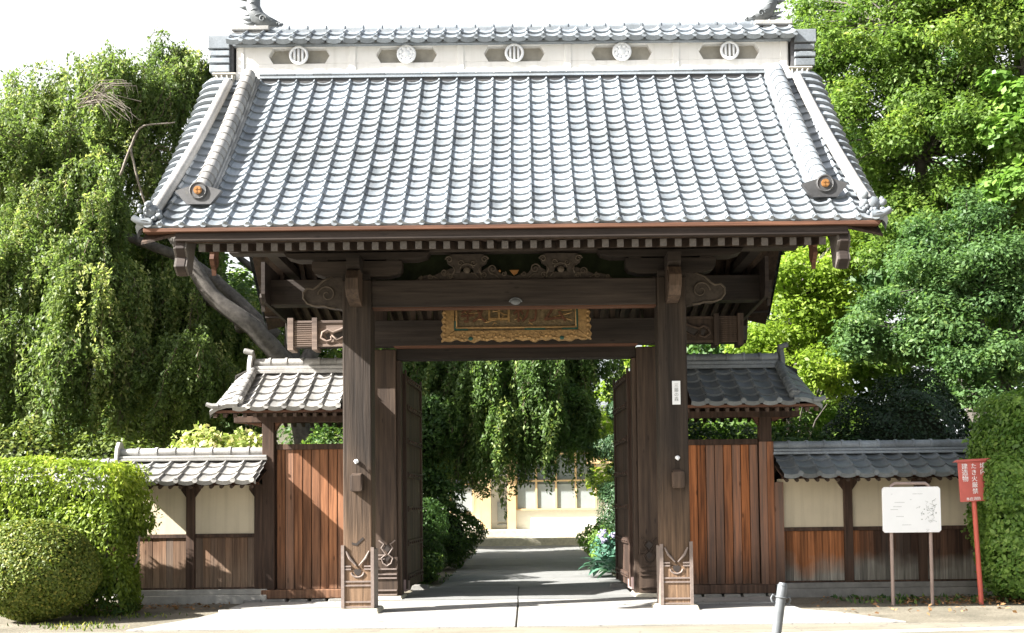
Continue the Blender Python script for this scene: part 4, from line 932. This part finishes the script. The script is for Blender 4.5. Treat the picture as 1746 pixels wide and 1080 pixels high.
def shrub(P,blobs,dens,size,mat,core=True,box=False,asp=.55,depth=.12,jit=.55,up=.3,cores=.66,part='foliage',lp=1.):
    Cs=[];Ns=[];Ts=[]
    for (c,r) in blobs:
        r=tuple(r); area=4*math.pi*((r[0]*r[1])**1.6/3+(r[0]*r[2])**1.6/3+(r[1]*r[2])**1.6/3)**(1/1.6)
        n=int(area*dens); p,nn=blob_pts(c,r,n,depth,up,jit,lp); Cs.append(p);Ns.append(nn); Ts.append(np.clip(rng.random(n)*.7+rng.random()*.3,0,1))
    C=np.vstack(Cs);N=np.vstack(Ns);T=np.concatenate(Ts)
    k=C[:,2]>.02; C,N,T=C[k],N[k],T[k]
    leaves(part,C,N,size*(.7+.6*rng.random(len(C))),mat,P,asp,T=T)
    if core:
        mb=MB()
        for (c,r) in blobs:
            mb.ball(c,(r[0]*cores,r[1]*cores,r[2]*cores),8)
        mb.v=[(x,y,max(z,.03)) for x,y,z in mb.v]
        mb.build('dark_core',M['core'],P,smooth=True)  # solid dark balls stand in for the shaded interior
def superbox(c,h,n,depth,p=5.,lump=.05):
    """points on a rounded clipped-hedge box"""
    d=rng.normal(size=(n,3)); d/=np.linalg.norm(d,axis=1,keepdims=True)
    s=1/(np.sum(np.abs(d)**p,axis=1)**(1/p)); q=d*s[:,None]
    L=1+lump*(np.sin(q[:,0]*h[0]*3.1+1)+np.sin(q[:,2]*h[2]*4.3+2)+np.sin(q[:,1]*h[1]*3.7)+.8*np.sin(q[:,0]*h[0]*9+q[:,2]*h[2]*7))*.5
    rr=L*(1-np.abs(rng.normal(size=n))*depth+.09*rng.random(n)**6)
    P=np.array(c)+q*np.array(h)*rr[:,None]
    N=np.sign(q)*np.abs(q)**4; N/=np.linalg.norm(N,axis=1,keepdims=True)
    return P,N,q
LM={}
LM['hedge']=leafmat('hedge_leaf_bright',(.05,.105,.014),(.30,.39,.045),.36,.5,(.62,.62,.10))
LM['round']=leafmat('round_shrub_leaf',(.055,.095,.018),(.17,.22,.035),.35,.5,(.42,.38,.08))
LM['hedgeR']=leafmat('right_hedge_leaf',(.085,.18,.038),(.23,.37,.08),.45,.4,(.32,.44,.12))
LM['weep']=leafmat('weeping_leaf',(.055,.10,.032),(.18,.245,.075),.5,.5,(.44,.46,.19))
LM['weepd']=leafmat('weeping_leaf_deep',(.055,.11,.035),(.14,.22,.065),.5,.5,(.38,.44,.14))
LM['maple']=leafmat('maple_leaf',(.075,.145,.032),(.19,.285,.060),.52,.5,(.36,.42,.10))
LM['mapled']=leafmat('maple_leaf_deep',(.055,.12,.045),(.13,.225,.075),.48,.5,(.26,.36,.11))
LM['lime']=leafmat('lime_leaf',(.13,.22,.025),(.28,.38,.055),.52,.5,(.48,.54,.10))
LM['dark']=leafmat('dark_shrub_leaf',(.008,.022,.010),(.022,.05,.018),.15,.5,(.04,.08,.03))
LM['shade']=leafmat('understorey_leaf',(.025,.06,.018),(.075,.145,.035),.35,.45,(.2,.28,.06))
LM['conifer']=leafmat('conifer_needles',(.018,.05,.022),(.06,.12,.05),.2,.5,(.2,.26,.06))
LM['hosta']=leafmat('hosta_leaf',(.04,.12,.08),(.10,.22,.15),.2,.4)
LM['photinia']=leafmat('pale_bush_leaf',(.12,.22,.03),(.40,.45,.16),.4,.3,(.75,.62,.40))
LM['yellow']=leafmat('yellow_leaf',(.30,.33,.04),(.55,.52,.07),.5,.5)

# --- left clipped hedge (upper mass over stems, with a lower skirt)
H1=thing('clipped_hedge',(-6.9,.55,0),'bright yellow-green clipped conifer hedge at the left edge, behind the round shrub','hedge')
Cs=[];Ns=[]
for c,h,n in (((-7.4,.8,1.58),(1.82,.55,.66),30000),((-6.15,.6,.98),(.55,.42,.60),9000),((-6.02,.55,.38),(.50,.36,.40),7000),((-7.6,.8,.5),(1.5,.4,.4),7000)):
    p,nn,q=superbox(c,h,n,.06,6.5,.07); Cs.append(p); Ns.append(nn*.8+np.array([0,-.1,.5])+rng.normal(size=(n,3))*.6)
C=np.vstack(Cs);N=np.vstack(Ns)
gap=np.sin(C[:,0]*4.1+C[:,2]*2.3)+np.sin(C[:,2]*5.2-C[:,0]*1.7)+np.sin(C[:,0]*9+C[:,1]*6)*.5; k=C[:,2]>.03; C,N=C[k],N[k]
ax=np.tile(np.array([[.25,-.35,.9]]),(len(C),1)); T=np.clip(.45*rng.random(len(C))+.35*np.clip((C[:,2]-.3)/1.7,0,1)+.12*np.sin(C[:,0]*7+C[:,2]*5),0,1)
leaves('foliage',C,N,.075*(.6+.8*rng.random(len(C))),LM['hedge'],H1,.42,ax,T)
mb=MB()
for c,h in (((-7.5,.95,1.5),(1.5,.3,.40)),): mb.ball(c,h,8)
mb.build('dark_core',M['core'],H1,smooth=True)  # dark ball fills the hedge where only shade would show
mb=MB()
for x in (-5.75,-6.2,-6.7,-7.3,-7.9,-8.4):
    mb.tube([(x,.75,0),(x+.05,.75,.5),(x-.04,.7,1.1)],[.05,.04,.03],7); mb.tube([(x+.03,.75,.4),(x+.3,.6,.8),(x+.35,.5,1.1)],[.03,.02,.012],6)
mb.build('stems',M['barkpale'],H1,smooth=True)
# --- round shrub
H2=thing('round_shrub',(-6.42,-.45,0),'rounded olive-green clipped shrub at the lower left corner in front of the hedge','shrub')
shrub(H2,[((-6.44,-.40,.68),(.80,.72,.68))],5200,.050,LM['round'],asp=.55,depth=.04,cores=.86,lp=.22)
# --- right hedge
H3=thing('clipped_hedge',(7.6,.75,0),'tall glossy green clipped hedge at the right edge, overhanging the red sign','hedge')
Cs=[];Ns=[]
for c,h,n in (((7.92,.95,1.35),(1.05,.75,1.35),30000),((8.1,1.05,2.35),(1.16,.7,.80),14000),((7.15,.65,.95),(.42,.4,.80),7000),((8.9,1.2,2.0),(1.2,.8,1.5),9000),((6.93,.36,1.72),(.24,.26,.36),3200)):
    p,nn,q=superbox(c,h,n,.06,4.5,.07); Cs.append(p); Ns.append(nn*.9+np.array([0,0,.35])+rng.normal(size=(n,3))*.55)
C=np.vstack(Cs);N=np.vstack(Ns); k=C[:,2]>.08; C,N=C[k],N[k]
T=np.clip(rng.random(len(C))*.75+.15*np.sin(C[:,0]*6+C[:,2]*5)+.1,0,1)
leaves('foliage',C,N,.085*(.6+.7*rng.random(len(C))),LM['hedgeR'],H3,.55,None,T)
mb=MB()
for c,h in (((7.8,1.05,1.35),(.85,.5,1.2)),((8.05,1.15,2.3),(.9,.5,.62)),((8.9,1.3,2.0),(1.0,.6,1.3))): mb.ball(c,h,8)
mb.build('dark_core',M['core'],H3,smooth=True)  # dark balls as the hedge's shaded inside
# --- dark mound shrub behind right wall, greens behind the bays
D1=thing('mounded_shrub',(6.6,4.1,0),'very dark rounded evergreen mound behind the right wall','shrub')
shrub(D1,[((6.85,4.1,1.95),(1.35,.9,1.60)),((8.1,4.2,1.8),(1.1,.8,1.0)),((5.7,4.1,1.8),(.8,.7,.95))],1500,.065,LM['dark'],depth=.05,cores=.74)
D2=thing('shrub',(4.0,4.2,0),'mid green leafy shrub seen in the gap above the orange planks','shrub','shrubs behind the side bays')
shrub(D2,[((3.2,4.3,1.8),(1.0,.7,1.05)),((4.6,4.2,2.0),(.9,.7,.95)),((5.5,4.0,1.7),(.8,.6,.95))],1000,.085,LM['shade'],depth=.15)
D3=thing('shrub',(-3.4,4.2,0),'mid green leafy shrub seen in the gap above the brown planks','shrub','shrubs behind the side bays')
shrub(D3,[((-3.2,4.2,1.9),(.95,.7,.95))],1100,.085,LM['shade'],depth=.15)
D4=thing('flowering_bush',(-5.3,4.0,0),'pale glossy bush with whitish new leaves behind the left wall','shrub')
shrub(D4,[((-5.2,3.9,2.0),(1.0,.7,.95)),((-6.3,4.1,1.9),(.7,.6,.7))],700,.12,LM['photinia'],core=False,depth=.25,jit=.9)
D5=thing('shrub',(-7.3,4.4,0),'olive bush behind the lower stretch of the left wall','shrub')
shrub(D5,[((-7.4,4.6,1.9),(1.1,.8,1.0)),((-9.0,4.8,2.0),(1.2,.9,1.2))],700,.09,LM['round'],depth=.2)
# --- shrubs inside the gateway
def inshrub(x,y,blobs,label,mat,size=.07,dens=1200,depth=.1,grp='shrubs along the inner path'):
    P=thing('shrub',(x,y,0),label,'shrub',grp); shrub(P,blobs,dens,size,mat,depth=depth)
inshrub(-2.2,6.2,[((-2.3,6.3,.85),(.80,1.0,.85)),((-2.1,6.0,.35),(.6,.8,.35))],'tall dark clipped shrub just inside the left door',LM['shade'])
CM=thing('camellia_tree',(-2.6,9.2,0),'small dark broadleaved tree above the clipped shrubs left of the path','tree')
mb=MB(); mb.tube([(-2.7,9.3,0),(-2.6,9.2,1.4),(-2.4,9.1,2.6)],[.09,.07,.03],8); mb.build('trunk',M['bark'],CM,smooth=True)
shrub(CM,[((-2.3,9.1,2.1),(.7,.7,.5)),((-2.7,9.3,2.9),(.9,.8,.7)),((-1.75,9.0,1.75),(.45,.5,.3)),((-2.0,9.2,3.3),(.7,.7,.6))],420,.11,LM['shade'],core=False,depth=.35,part='crown',jit=.9)
inshrub(-1.95,10,[((-2.0,10.3,.85),(1.0,1.4,.85))],'lower clipped shrub farther along the left side of the path',LM['shade'],.08,800)
inshrub(-2.1,14,[((-2.4,14.2,.6),(.9,1.6,.62))],'farthest small shrub on the left side of the path',LM['shade'],.09,500)
inshrub(1.95,9,[((2.05,9.9,.62),(.62,1.0,.62)),((1.95,8.3,.42),(.42,.6,.42))],'sunlit yellow-green clipped shrub on the right side of the path',LM['hedgeR'],.08,900,.12)
CT=thing('conifer',(2.5,9.5,0),'blue-green cloud-pruned conifer beside the right door','tree')
mb=MB(); mb.tube([(2.5,9.6,0),(2.45,9.6,1.5),(2.6,9.6,2.8),(2.55,9.6,3.8)],[.12,.1,.07,.03],8); mb.build('trunk',M['bark'],CT,smooth=True)
shrub(CT,[((2.15,9.4,2.75),(.55,.5,.32)),((2.55,9.5,2.2),(.6,.5,.3)),((2.2,9.3,1.75),(.5,.45,.25)),((2.7,9.6,3.3),(.5,.5,.35)),((2.25,9.5,3.6),(.3,.3,.2)),((2.35,8.9,1.35),(.6,.5,.6)),((2.5,8.8,.7),(.5,.5,.6))],1700,.08,LM['conifer'],core=True,depth=.25,asp=.3,part='crown',cores=.5)
def hosta(x,y,n,label):
    P=thing('hosta_plant',(x,y,0),label,'plant'); V=[];F=[];T=[]
    for i in range(n):
        a=random.uniform(0,6.28); el=random.uniform(.3,1.2); L=random.uniform(.28,.5); w=L*.36; t=random.random()
        d=Vector((math.cos(a),math.sin(a),0)); sd=Vector((-d.y,d.x,0)); base=Vector((x,y,.05))+d*random.uniform(0,.25); b0=len(V)
        prof=[(0,.1),(.35,.75),(.6,1),(.85,.7),(1,.02)]
        for u,ww in prof:
            p=base+d*L*u*math.cos(el*(.4+.6*(1-u)))+Vector((0,0,L*(math.sin(el)*u*1.5-.75*u*u)+.12))
            V+= [p-sd*w*.5*ww+Vector((0,0,.03*ww)),p,p+sd*w*.5*ww+Vector((0,0,.03*ww))]
        for k in range(4):
            q=b0+k*3; F+=[(q,q+1,q+4,q+3),(q+1,q+2,q+5,q+4)]; T+=[t,t]
    np_mesh('leaf_clump',np.array([tuple(v) for v in V]),np.array(F),np.array(T),LM['hosta'],P)
hosta(1.95,5.6,46,'broad blue-green leaved plant beside the path, nearest the right door')
hosta(1.75,6.9,40,'second broad leaved plant, just behind the nearer one along the path')
HY_=thing('hydrangea',(1.85,7.6,0),'low plant with pale lilac flower heads behind the broad leaved plants','plant')
shrub(HY_,[((1.95,7.7,.5),(.42,.42,.42))],900,.09,LM['hosta'],core=False,depth=.3)
M['petal']=plain('lilac_petals',(.30,.28,.40),.1)
for q in range(7):
    c=Vector((1.95+random.uniform(-.35,.3),7.4+random.uniform(-.1,.2),.62+random.uniform(-.12,.3))); mb=MB(); mb.ball(c,(.05,.05,.04),4)
    for j in range(16): mb.ball(c+Vector((random.gauss(0,.035),random.gauss(0,.035),random.gauss(0,.03))),.022,3)
    mb.build('flower_head',M['petal'],HY_)

# --- trees
def limb(mb,pts,r0,r1,n=8,wob=.04):
    pts=[Vector(p) for p in pts]; out=[]
    m=len(pts)-1
    for i in range(m*4+1):
        u=i/4; k=min(int(u),m-1); f=u-k
        p0=pts[max(k-1,0)];p1=pts[k];p2=pts[k+1];p3=pts[min(k+2,m)]
        q=.5*((2*p1)+(-p0+p2)*f+(2*p0-5*p1+4*p2-p3)*f*f+(-p0+3*p1-3*p2+p3)*f**3)
        out.append(q+Vector([random.uniform(-wob,wob) for _ in range(3)]))
    N_=len(out); mb.tube(out,[r0+(r1-r0)*i/(N_-1) for i in range(N_)],n); return out
def weeping(P,domes,mat,leafn,size,seed,strand_len=1.8,twigs=.25,zmin=.8,sweep=(-.85,.3)):
    random.seed(seed); Cs=[];As=[];Ts=[]; mb=MB()
    for (c,rad,ns,sl) in domes:
        c=Vector(c); dt=random.random()*.35
        for i in range(ns):
            if i%14==0:      # a new tassel: its strands leave one bough together
                ta=random.uniform(0,6.28); tr_=rad*math.sqrt(random.random()); tl=sl*random.uniform(.3,1.1); tt=random.random()*.35; ti=random.uniform(0,.3); sw=Vector((random.uniform(*sweep),random.uniform(-.3,.2),0))
            a=ta+random.uniform(-.5,.5); rr=tr_*random.uniform(.7,1.25)
            out=Vector((math.cos(a),math.sin(a),0)); L=tl*random.uniform(.4,1.3); dt=tt
            h0=c+Vector((0,0,0))+out*rr*.35+Vector((0,0,(.15*rad)*(1-(rr/rad)**2)+ti+random.uniform(-.5,.35)*rad))
            m=int(L/ (size*.34))+4; pts=[]
            drift=sw*L*.35+Vector((random.uniform(-.12,.12),random.uniform(-.12,.12),0))
            for k in range(m):
                u=k/(m-1); reach=rr*.65*(1-(1-min(u*3,1))**2)
                z=-L*(max(0,u-.06))**1.15+.10*math.sin(min(u*3,1)*math.pi)*rad
                pts.append(h0+out*reach+drift*u+Vector((.03*math.sin(k*.6+i),.03*math.cos(k*.5+i),z)))
            pts=[p for p in pts if p.z>zmin]
            if len(pts)<3: continue
            if random.random()<twigs: mb.tube(pts[::max(1,len(pts)//7)],.008,3,False)
            A=np.array([tuple(p) for p in pts]); t=min(1,max(0,dt+random.random()*.45))
            for rep in range(leafn):
                J=A+rng.normal(size=A.shape)*size*.35; Cs.append(J)
                ax=np.tile(np.array([[out.x*.5,out.y*.5,-.9]]),(len(J),1)); As.append(ax); Ts.append(np.clip(t+rng.random(len(J))*.35,0,1))
    for (c,rad,ns,sl) in domes:      # short leafy side shoots between the strands
        for q in range(4):
            cc_=(c[0]+random.uniform(-.7,.7)*rad,c[1]+random.uniform(-.5,.5)*rad,c[2]+random.uniform(-.9*sl*.6,.2)); r_=rad*random.uniform(.2,.38); n_=int(ns*5.5*(r_/rad))
            p,_=blob_pts(cc_,(r_,r_,r_*random.uniform(.9,1.7)),n_,.5); k_=p[:,2]>zmin; p=p[k_]; Cs.append(p); As.append(np.tile(np.array([[-.3,-.2,-.6]]),(len(p),1))); Ts.append(np.clip(rng.random(len(p))*.5+random.random()*.45,0,1))
    C=np.vstack(Cs);A=np.vstack(As);T=np.concatenate(Ts)
    N=rng.normal(size=C.shape)+np.array([-.35,-.5,.5])
    leaves('crown',C,N,size*(.7+.6*rng.random(len(C))),mat,P,.42,A,T)
    mb.build('twigs',M['twig'],P)
def dome(px,py,Y,rad,ns,sl): return (at(px,py,Y),rad,ns,sl)
random.seed(4)
WT=thing('weeping_tree',(-4.6,7.2,0),'big weeping tree with hanging leafy curtains filling the left side behind the gate','tree')
mb=MB()
limb(mb,[(-4.3,7.4,0),(-4.35,7.3,2.2),(-4.7,7.0,4.2),at(430,560,6.6),at(360,500,6.4),at(305,415,6.5),at(285,385,6.9),at(290,360,7.6)],.27,.08,12,.02)
limb(mb,[at(415,560,6.7),at(390,520,7.2),at(300,505,7.8),at(220,480,8),at(120,500,8.4)],.15,.04,8)
limb(mb,[(-4.6,7.1,3.8),(-5.2,8.8,6),(-6.6,9.6,7.4)],.2,.05,8)
limb(mb,[(-4.6,7.1,3.8),(-4.2,8,6),(-4.8,8.2,8.2),(-5.8,8.2,9.6)],.2,.05,8)
limb(mb,[(-5.0,7.2,5),(-6.8,7.0,6.6),(-8.8,6.6,7.2),(-10.3,6.6,7)],.15,.04,8)
mb.build('trunk',M['bark'],WT,smooth=True)
mb=MB()
limb(mb,[at(205,300,6.0),at(225,245,6.0),at(245,215,6.0),at(300,210,6.2)],.026,.012,6,.01); limb(mb,[at(222,250,6.0),at(235,310,6.1),at(252,360,6.3)],.026,.016,6,.01)
random.seed(9)
for q in range(26):
    a=at(150+random.uniform(-20,10),180+random.uniform(-12,10),5.8); b=at(215+random.uniform(-40,25),150+random.uniform(-15,55),5.8+random.uniform(-.3,.3)); mb.tube([a,a.lerp(b,.5)+Vector((0,0,.18)),b,b+Vector((.05,0,-.3*random.random()))],[.009,.008,.006,.003],4,False)
mb.build('bare_branches',M['barkpale'],WT,smooth=True)
DM=[dome(*a) for a in (
 (20,165,9,1.5,130,2.2),(110,160,8.6,1.4,130,2.0),(190,130,8.2,1.2,110,1.6),(265,150,8.6,1.1,110,1.7),(325,85,9,.9,100,1.5),(365,110,9.2,.7,70,1.5),(300,120,8.2,.9,90,1.5),
 (30,230,7.4,1.2,130,2.2),(110,240,7.2,1.1,110,2.0),(70,330,6.6,1.1,120,2.4),(200,270,6.9,1.0,110,2.0),(290,250,8.2,1.0,90,1.6),(160,340,6.2,.9,110,2.2),
 (20,430,6,1.0,110,2.4),(110,430,5.6,.9,120,2.2),(200,430,5.6,.8,110,2.2),(260,470,6.6,.9,80,1.8),(330,470,8,.9,90,1.8),(400,480,9,.8,90,1.9),(430,540,10,.8,80,1.7),
 (40,560,5.4,.9,110,1.9),(130,560,5.0,.8,110,1.8),(220,560,5.2,.8,100,1.7),(300,560,5.8,.8,90,1.5),(370,600,6.5,.7,90,1.2),(340,380,9.5,1.0,70,2.0),(30,640,8,1.2,90,1.6),(250,640,8,1.2,110,1.6),(150,400,9,1.6,120,3.),(280,360,9.5,1.3,100,3.))]
DM=[(c+Vector((random.uniform(-.45,.45),random.uniform(-.5,.5),random.uniform(-.85,-.15))),r*random.uniform(.6,1.05),int(n*.78),l*random.uniform(.7,1.35)) for c,r,n,l in DM+DM]; weeping(WT,DM,LM['weep'],2,.095,31,sweep=(-1.2,.05))
WG=thing('weeping_tree',(-2.6,13,0),'second weeping tree whose dark green curtain hangs over the path behind the open doorway','tree')
random.seed(14)
mb=MB(); limb(mb,[(-2.9,13,0),(-2.8,13,2),(-2.2,12.8,4.2),(-.6,12.5,5.6),(1.0,12,5.9)],.28,.07,10); limb(mb,[(-2.6,12.9,3),(-3.4,12.4,4.8),(-4,12,5.6)],.16,.05,8); limb(mb,[(-1.6,12.6,4.9),(-1.2,11.6,5.6),(.2,11,5.6)],.12,.04,8); mb.build('trunk',M['bark'],WG,smooth=True)
DG=[dome(*a) for a in ((720,560,11,1.1,120,2.6),(800,560,10.6,1.1,130,2.9),(880,560,10.4,1.1,130,3.0),(960,560,10.8,1.1,130,3.0),(1010,570,11,.7,90,2.6),(745,640,10,.8,100,2.6),(830,640,9.8,.8,100,2.6),(915,640,9.8,.8,90,2.5),(960,650,10,.7,70,2.4),(720,660,12,1.,90,2.9),(760,715,9.6,.7,110,1.8),(840,725,9.4,.7,120,1.95),(920,715,9.4,.7,110,1.85),(985,700,9.8,.6,80,1.6),(800,680,12,.9,100,2.4),(890,680,12,.9,100,2.3),(960,670,12.5,.9,90,2.2),(860,600,13,1.6,150,3.0))]
DG=[(c,r,int(n*1.35),l*.84) for c,r,n,l in DG]; weeping(WG,DG,LM['weepd'],2,.11,77)
def padtree(P,trunk,blobs,dens,size,mat,asp=.6,up=.9,depth=.3,limbs=(),bark='bark',jit=.5):
    mb=MB(); limb(mb,trunk[0],trunk[1],trunk[2],10)
    cen=[Vector(b[0]) for b in blobs]
    tp=[Vector(p) for p in trunk[0]]
    for c in cen:      # a bough to each leaf layer
        k=min(range(1,len(tp)),key=lambda i:(tp[i]-c).length+abs(tp[i].z-(c.z-1.2))); b=tp[k]
        L=(c-b).length; mid=b.lerp(c,.5)+Vector((0,0,.12*L)); mb.tube([b,b.lerp(mid,.6),mid,c],[.02+.010*L,.018+.007*L,.018,.008],6,False)
    mb.build('trunk',M[bark],P,smooth=True)
    Cs=[];Ns=[];Ts=[]
    for (c,r) in blobs:
        n=int(dens*(r[0]*r[1]*3.1+r[0]*r[2]*2)); p,nn=blob_pts(c,r,n,depth,up,jit); Cs.append(p);Ns.append(nn);Ts.append(np.clip(rng.random(n)*.6+rng.random()*.4,0,1))
    leaves('crown',np.vstack(Cs),np.vstack(Ns),size*(.6+.8*rng.random(sum(map(len,Cs)))),mat,P,asp,T=np.concatenate(Ts))
def scatter(regs,seed):
    random.seed(seed); out=[]
    for (x0,x1,y0,y1,Y0,Y1,n,r,fl) in regs:
        for i in range(int(n*2.6)):
            p=at(random.uniform(x0,x1),random.uniform(y0,y1),random.uniform(Y0,Y1)); q=r*random.uniform(.35,.85)
            out.append((p,(q,q*random.uniform(.8,1.1),q*fl*random.uniform(1.1,2.1))))
    return out
T1=thing('maple_tree',(10.3,8.8,0),'tall green maple with layered boughs rising above the right end of the gate roof','tree')
bl=scatter(((1370,1480,-20,120,8,10,12,.85,.4),(1500,1800,-120,60,7,10,26,.95,.4),(1400,1560,60,300,7,9.5,22,.85,.36),(1520,1700,-60,260,6.5,9,28,.95,.38),(1640,1800,0,420,6.5,9,22,1.0,.38),(1480,1640,280,460,7,9,16,.8,.35)),51)
padtree(T1,([(10.3,8.8,0),(10.2,8.8,3),(9.4,8.6,6),(8.8,8.3,9),(8.2,8,11.5)],.32,.06),bl,520,.10,LM['maple'],asp=.5,depth=.6,jit=.8)
T2=thing('maple_tree',(10.4,6.6,0),'lower dark green maple spreading over the mounded shrub behind the right wall','tree')
bl=scatter(((1440,1600,500,610,5.8,7,15,.75,.36),(1560,1760,420,620,5.6,6.8,24,.85,.36),(1540,1700,330,470,6,7,10,.8,.35),(1590,1760,590,690,5.0,6,12,.6,.45)),52)
padtree(T2,([(10.4,6.6,0),(10.3,6.5,2.2),(9.6,6.3,3.8),(9.0,6.2,5.4)],.2,.04),bl,620,.092,LM['mapled'],asp=.5,depth=.6,jit=.8)
T3=thing('young_maple',(6.2,9,0),'bright lime-green young maple glowing just right of the gate roof','tree')
bl=scatter(((1250,1340,560,650,8,10,10,.7,.45),(1320,1440,430,640,8.2,10,20,.7,.4),(1390,1470,380,460,8.5,9.5,7,.6,.4),(1370,1430,600,680,6,7,6,.45,.5)),53)
padtree(T3,([(6.3,9.3,0),(6.2,9.2,2),(6.0,9.1,3.8),(6.1,9,5.6)],.14,.04),bl,480,.11,LM['lime'],asp=.5,depth=.45,jit=.7)
T4=thing('ginkgo_tree',(12,10,0),'pale leaved tree at the far right edge of the picture, above the hedge','tree')
bl=scatter(((1690,1790,130,330,6,7,10,.6,.5),(1720,1860,-40,130,6.5,8,10,.8,.5),(1690,1860,380,640,8,10,12,.9,.5)),54)
padtree(T4,([(11.6,8,0),(11.4,7.9,4),(11,7.6,8),(10.6,7.2,10.5)],.28,.06),bl,340,.15,LM['hedgeR'],asp=.8)
def backtree(x,y,h,w,label,mat,seed,size=.22,dens=150,base=.25):
    P=thing('background_tree',(x,y,0),label,'tree','trees in the background'); random.seed(seed); bl=[]
    for i in range(34):
        u=random.random(); z=h*(base+(1-base)*u); rr=w*math.sqrt(max(.06,1-((u-.4)/.65)**2))*math.sqrt(random.random()); a=random.uniform(0,6.28); q=w*random.uniform(.25,.42)
        bl.append((Vector((x+rr*math.cos(a),y+rr*.8*math.sin(a),z)),(q,q,q*.6)))
    padtree(P,([(x,y,0),(x+.1,y,h*.3),(x-.1,y,h*.6),(x,y,h*.88)],.3,.06),bl,dens,size,mat)
backtree(8.5,15,12.0,3.4,'tall tree behind the maples, its crown filling the gaps above the right boughs',LM['mapled'],61)
backtree(13,14,13.5,3.6,'tall dark tree behind the far right edge',LM['mapled'],62)
backtree(4.6,17,7.0,2.4,'yellow-green tree beyond the right door at the end of the garden',LM['lime'],63,.2,170)
backtree(7.6,13,6.0,2.6,'medium tree low behind the lime-green maple',LM['maple'],64,.2,170)
backtree(-7.6,12.5,9.6,3.1,'tree standing behind the weeping tree, seen through its curtains near the roof',LM['weepd'],65,.2,150)
backtree(-12,12,9.6,3.4,'tree behind the weeping tree at the far left edge',LM['weepd'],66,.2,150)
backtree(-4.0,15,8.4,2.5,'dark tree behind the left bay and inner shrubs',LM['weepd'],67,.2,170)
backtree(-5.5,21,5.5,2.6,'small tree beside the left end of the hall',LM['shade'],68,.2,120)
backtree(5.2,22,5.0,1.9,'small yellow-leaved tree near the right windows of the hall',LM['yellow'],69,.2,90)

# --- stuff: weeds, litter
random.seed(8)
n=2600; X=rng.uniform(-9.5,-4.5,n); Y=rng.uniform(-1.7,.4,n); cl=np.sin(X*3.1)+np.sin(Y*4.7+X)+rng.normal(size=n)*.6; k=cl>.9; X,Y=X[k],Y[k]
C=np.stack([X,Y,np.full(len(X),.02)],1); o=leaves('grass',C,np.stack([rng.normal(size=len(X)),-np.ones(len(X)),rng.normal(size=len(X))*.3],1),.05+.04*rng.random(len(X)),LM['round'],None,.25,np.tile([[0,0,1.]],(len(X),1))); o['kind']='stuff'; setp(o,'short weeds on the bare soil in front of the left hedge','grass')
n=2400; X=np.concatenate([rng.normal(7.0,.8,500),rng.uniform(4.2,9,200),rng.uniform(-7,-4.4,200)]); Y=np.concatenate([rng.normal(.9,.3,500),rng.uniform(-1,1.7,200),rng.uniform(.9,1.8,200)])
C=np.stack([X,Y,.012+.03*rng.random(len(X))],1); C=C[(C[:,1]<1.9)&(C[:,1]>-1.6)]; o=leaves('leaf_litter',C,rng.normal(size=C.shape)*.4+np.array([0,0,1.]),.04+.05*rng.random(len(C)),leafmat('dry_leaf',(.12,.06,.025),(.36,.2,.09),.1,.7),None,.6); o['kind']='stuff'; setp(o,'dry brown leaf litter on the soil before the right wall','leaf litter')
n=500; X=np.concatenate([rng.uniform(4.8,7.5,200),rng.uniform(-2.9,-1.4,150),rng.uniform(1.9,2.8,150)]); Y=np.concatenate([rng.uniform(.6,1.8,200),rng.uniform(4.4,9,150),rng.uniform(4.4,7,150)])
C=np.stack([X,Y,np.full(n,.03)],1); o=leaves('ground_cover',C,rng.normal(size=C.shape)+np.array([0,-.5,.5]),.07+.05*rng.random(n),LM['shade'],None,.4,np.tile([[0,0,1.]],(n,1))); o['kind']='stuff'; setp(o,'scattered low green seedlings on the soil','ground cover')
